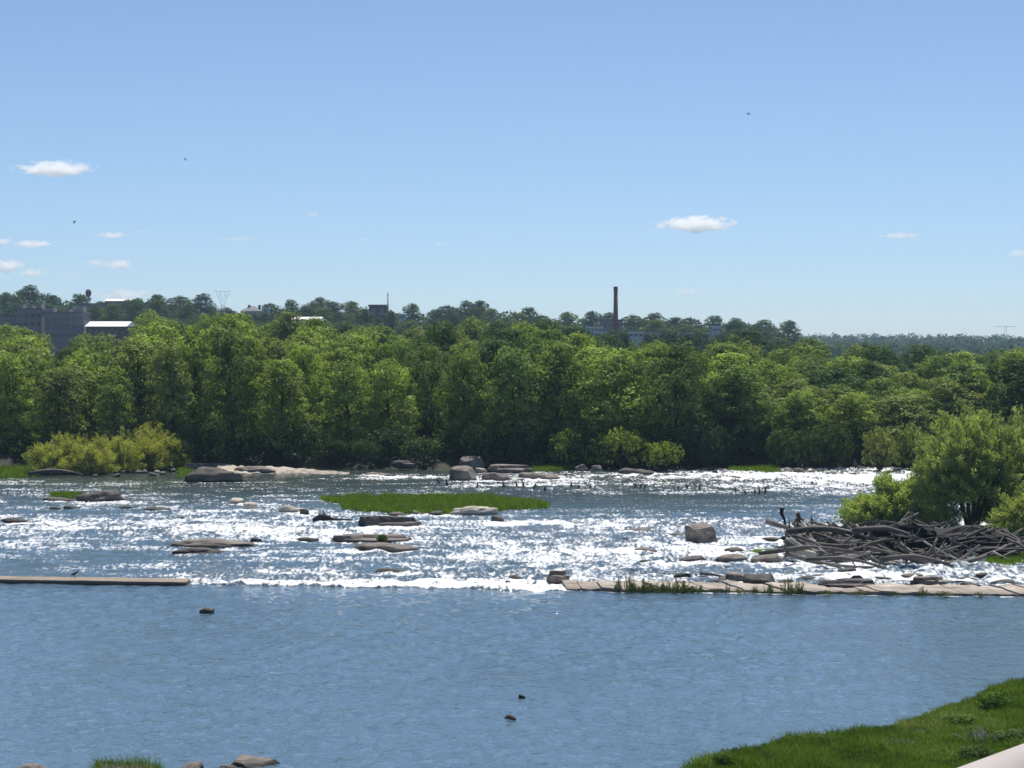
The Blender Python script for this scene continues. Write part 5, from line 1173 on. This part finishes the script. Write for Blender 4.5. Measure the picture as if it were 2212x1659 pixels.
# ------------------------------------------------------------------ clouds: closed lumpy volumes high over the hills
def cloud_mat(i, dens):
    m, n = mat('cloud'); out = N(n, 'ShaderNodeOutputMaterial'); pv = N(n, 'ShaderNodeVolumePrincipled')
    pv.inputs['Color'].default_value = (1, 1, 1, 1); pv.inputs['Anisotropy'].default_value = 0.5
    tc = N(n, 'ShaderNodeTexCoord'); oi = N(n, 'ShaderNodeObjectInfo')
    ln = N(n, 'ShaderNodeVectorMath', operation='LENGTH'); L(n, tc.outputs['Object'], ln.inputs[0])
    ad = N(n, 'ShaderNodeVectorMath', operation='ADD'); L(n, tc.outputs['Object'], ad.inputs[0]); L(n, oi.outputs['Location'], ad.inputs[1])
    mp = N(n, 'ShaderNodeMapping'); mp.inputs['Scale'].default_value = (3.2, 1.6, 1.3); L(n, ad.outputs[0], mp.inputs[0])
    nz = N(n, 'ShaderNodeTexNoise', Scale=1.3, Detail=4.0, Roughness=.6); L(n, mp.outputs[0], nz.inputs['Vector'])
    nn_ = N(n, 'ShaderNodeMath', operation='MULTIPLY_ADD'); L(n, nz.outputs[0], nn_.inputs[0]); nn_.inputs[1].default_value = 2.6; nn_.inputs[2].default_value = -.62
    a = N(n, 'ShaderNodeMath', operation='SUBTRACT'); L(n, nn_.outputs[0], a.inputs[0]); L(n, ln.outputs['Value'], a.inputs[1])
    r = N(n, 'ShaderNodeMapRange'); r.inputs['From Min'].default_value = -.05; r.inputs['From Max'].default_value = 0.35; r.inputs['To Max'].default_value = dens
    L(n, a.outputs[0], r.inputs['Value']); L(n, r.outputs[0], pv.inputs['Density']); L(n, pv.outputs[0], out.inputs['Volume'])
    return m
M_cl = cloud_mat(0, .07); M_cl2 = cloud_mat(1, .04); M_cl3 = cloud_mat(2, .022)
def cloud(x, y, wpx, hpx, m_, label, seed):
    D = 6000; X, Z = at(x, y, D); k = D / F; bm = bmesh.new(); bmesh.ops.create_icosphere(bm, subdivisions=5, radius=1.0); off = Vector((seed * 3.1, seed * 1.7, 2))
    for v in bm.verts:
        p = v.co.copy(); q = Vector((p.x * 2.6, p.y * 1.5, p.z * 1.0)); f = 1 + .42 * mn.noise(q + off) + .22 * mn.noise(q * 2.3 + off) + .10 * mn.noise(q * 5 + off)
        p = Vector((p.x * (1 + .15 * mn.noise(q + off)), p.y, p.z * f * (1.15 - .5 * abs(p.x))))
        if p.z < 0: p.z *= .6
        v.co = p
    me = bpy.data.meshes.new('cloud'); bm.to_mesh(me); bm.free(); me.materials.append(m_)
    o = obj_of('cloud', me); o.location = (X, D, Z); o.scale = (wpx * k * .70, wpx * k * .35, hpx * k * .85); tag(o, label, 'cloud', 'small fair-weather clouds')
for i, (x, y, w_, h_, d_, lb) in enumerate([
    (118,366,150,27,0,'largest left cloud, flat and bright white, highest on the left'), (1505,486,150,28,0,'largest right cloud, flat and bright white, above the brick chimney'),
    (1412,496,22,10,1,'tiny wisp at the left tip of the largest right cloud'), (243,508,62,11,0,'small slanting cloud below the largest left cloud'),
    (305,499,32,7,2,'faint wisp right of the small slanting cloud'), (72,527,80,13,0,'small flat cloud near the left picture edge, middle height'),
    (6,522,40,13,0,'small cloud cut by the left picture edge'), (207,569,40,12,0,'small left lump of the low cloud pair'),
    (255,572,60,20,0,'rounded right lump of the low cloud pair'), (15,575,70,26,0,'low cloud at the left picture edge, upper part'),
    (68,590,50,14,0,'low cloud at the left picture edge, lower right part'), (678,463,30,10,1,'tiny cloud alone in the middle left sky'),
    (787,518,26,7,2,'faint wisp below the tiny middle-left cloud'), (1945,509,78,11,1,'thin flat cloud in the right sky'),
    (2200,549,40,15,0,'small cloud cut by the right picture edge'), (1480,632,46,16,1,'low small cloud right of the brick chimney'),
    (1528,632,24,10,2,'faint wisp right of the low cloud near the chimney'), (1632,617,26,7,2,'faint wisp above the right hill trees'),
    (1808,667,24,9,2,'faint low wisp over the right horizon'), (2097,643,22,8,2,'faint wisp above the far pylon'),
    (270,637,110,18,1,'low cloud just behind the hilltop buildings'), (150,596,32,14,2,'faint wisp above the water tower'),
    (516,516,70,8,2,'faint streak in the middle left sky'), (955,527,34,7,2,'faint wisp in the middle of the sky'), (1037,565,22,6,2,'faint wisp low in the middle of the sky'), (2192,486,24,6,2,'faint wisp high at the right edge')]):
    cloud(x, y, w_, h_, (M_cl, M_cl2, M_cl3)[d_], lb, i)

# ------------------------------------------------------------------ haze
HAZE = 0.00008
if HAZE > 0:
    bm = bmesh.new(); box(bm, -1500, 1500, -60, 3600, -9, 330)
    m, n = mat('haze'); out = N(n, 'ShaderNodeOutputMaterial'); pv = N(n, 'ShaderNodeVolumePrincipled'); pv.inputs['Color'].default_value = (.55, .8, 1, 1); pv.inputs['Density'].default_value = HAZE; pv.inputs['Anisotropy'].default_value = .3
    L(n, pv.outputs[0], out.inputs['Volume']); o = obj_bm('haze', bm, m); tag(o, kind='stuff')
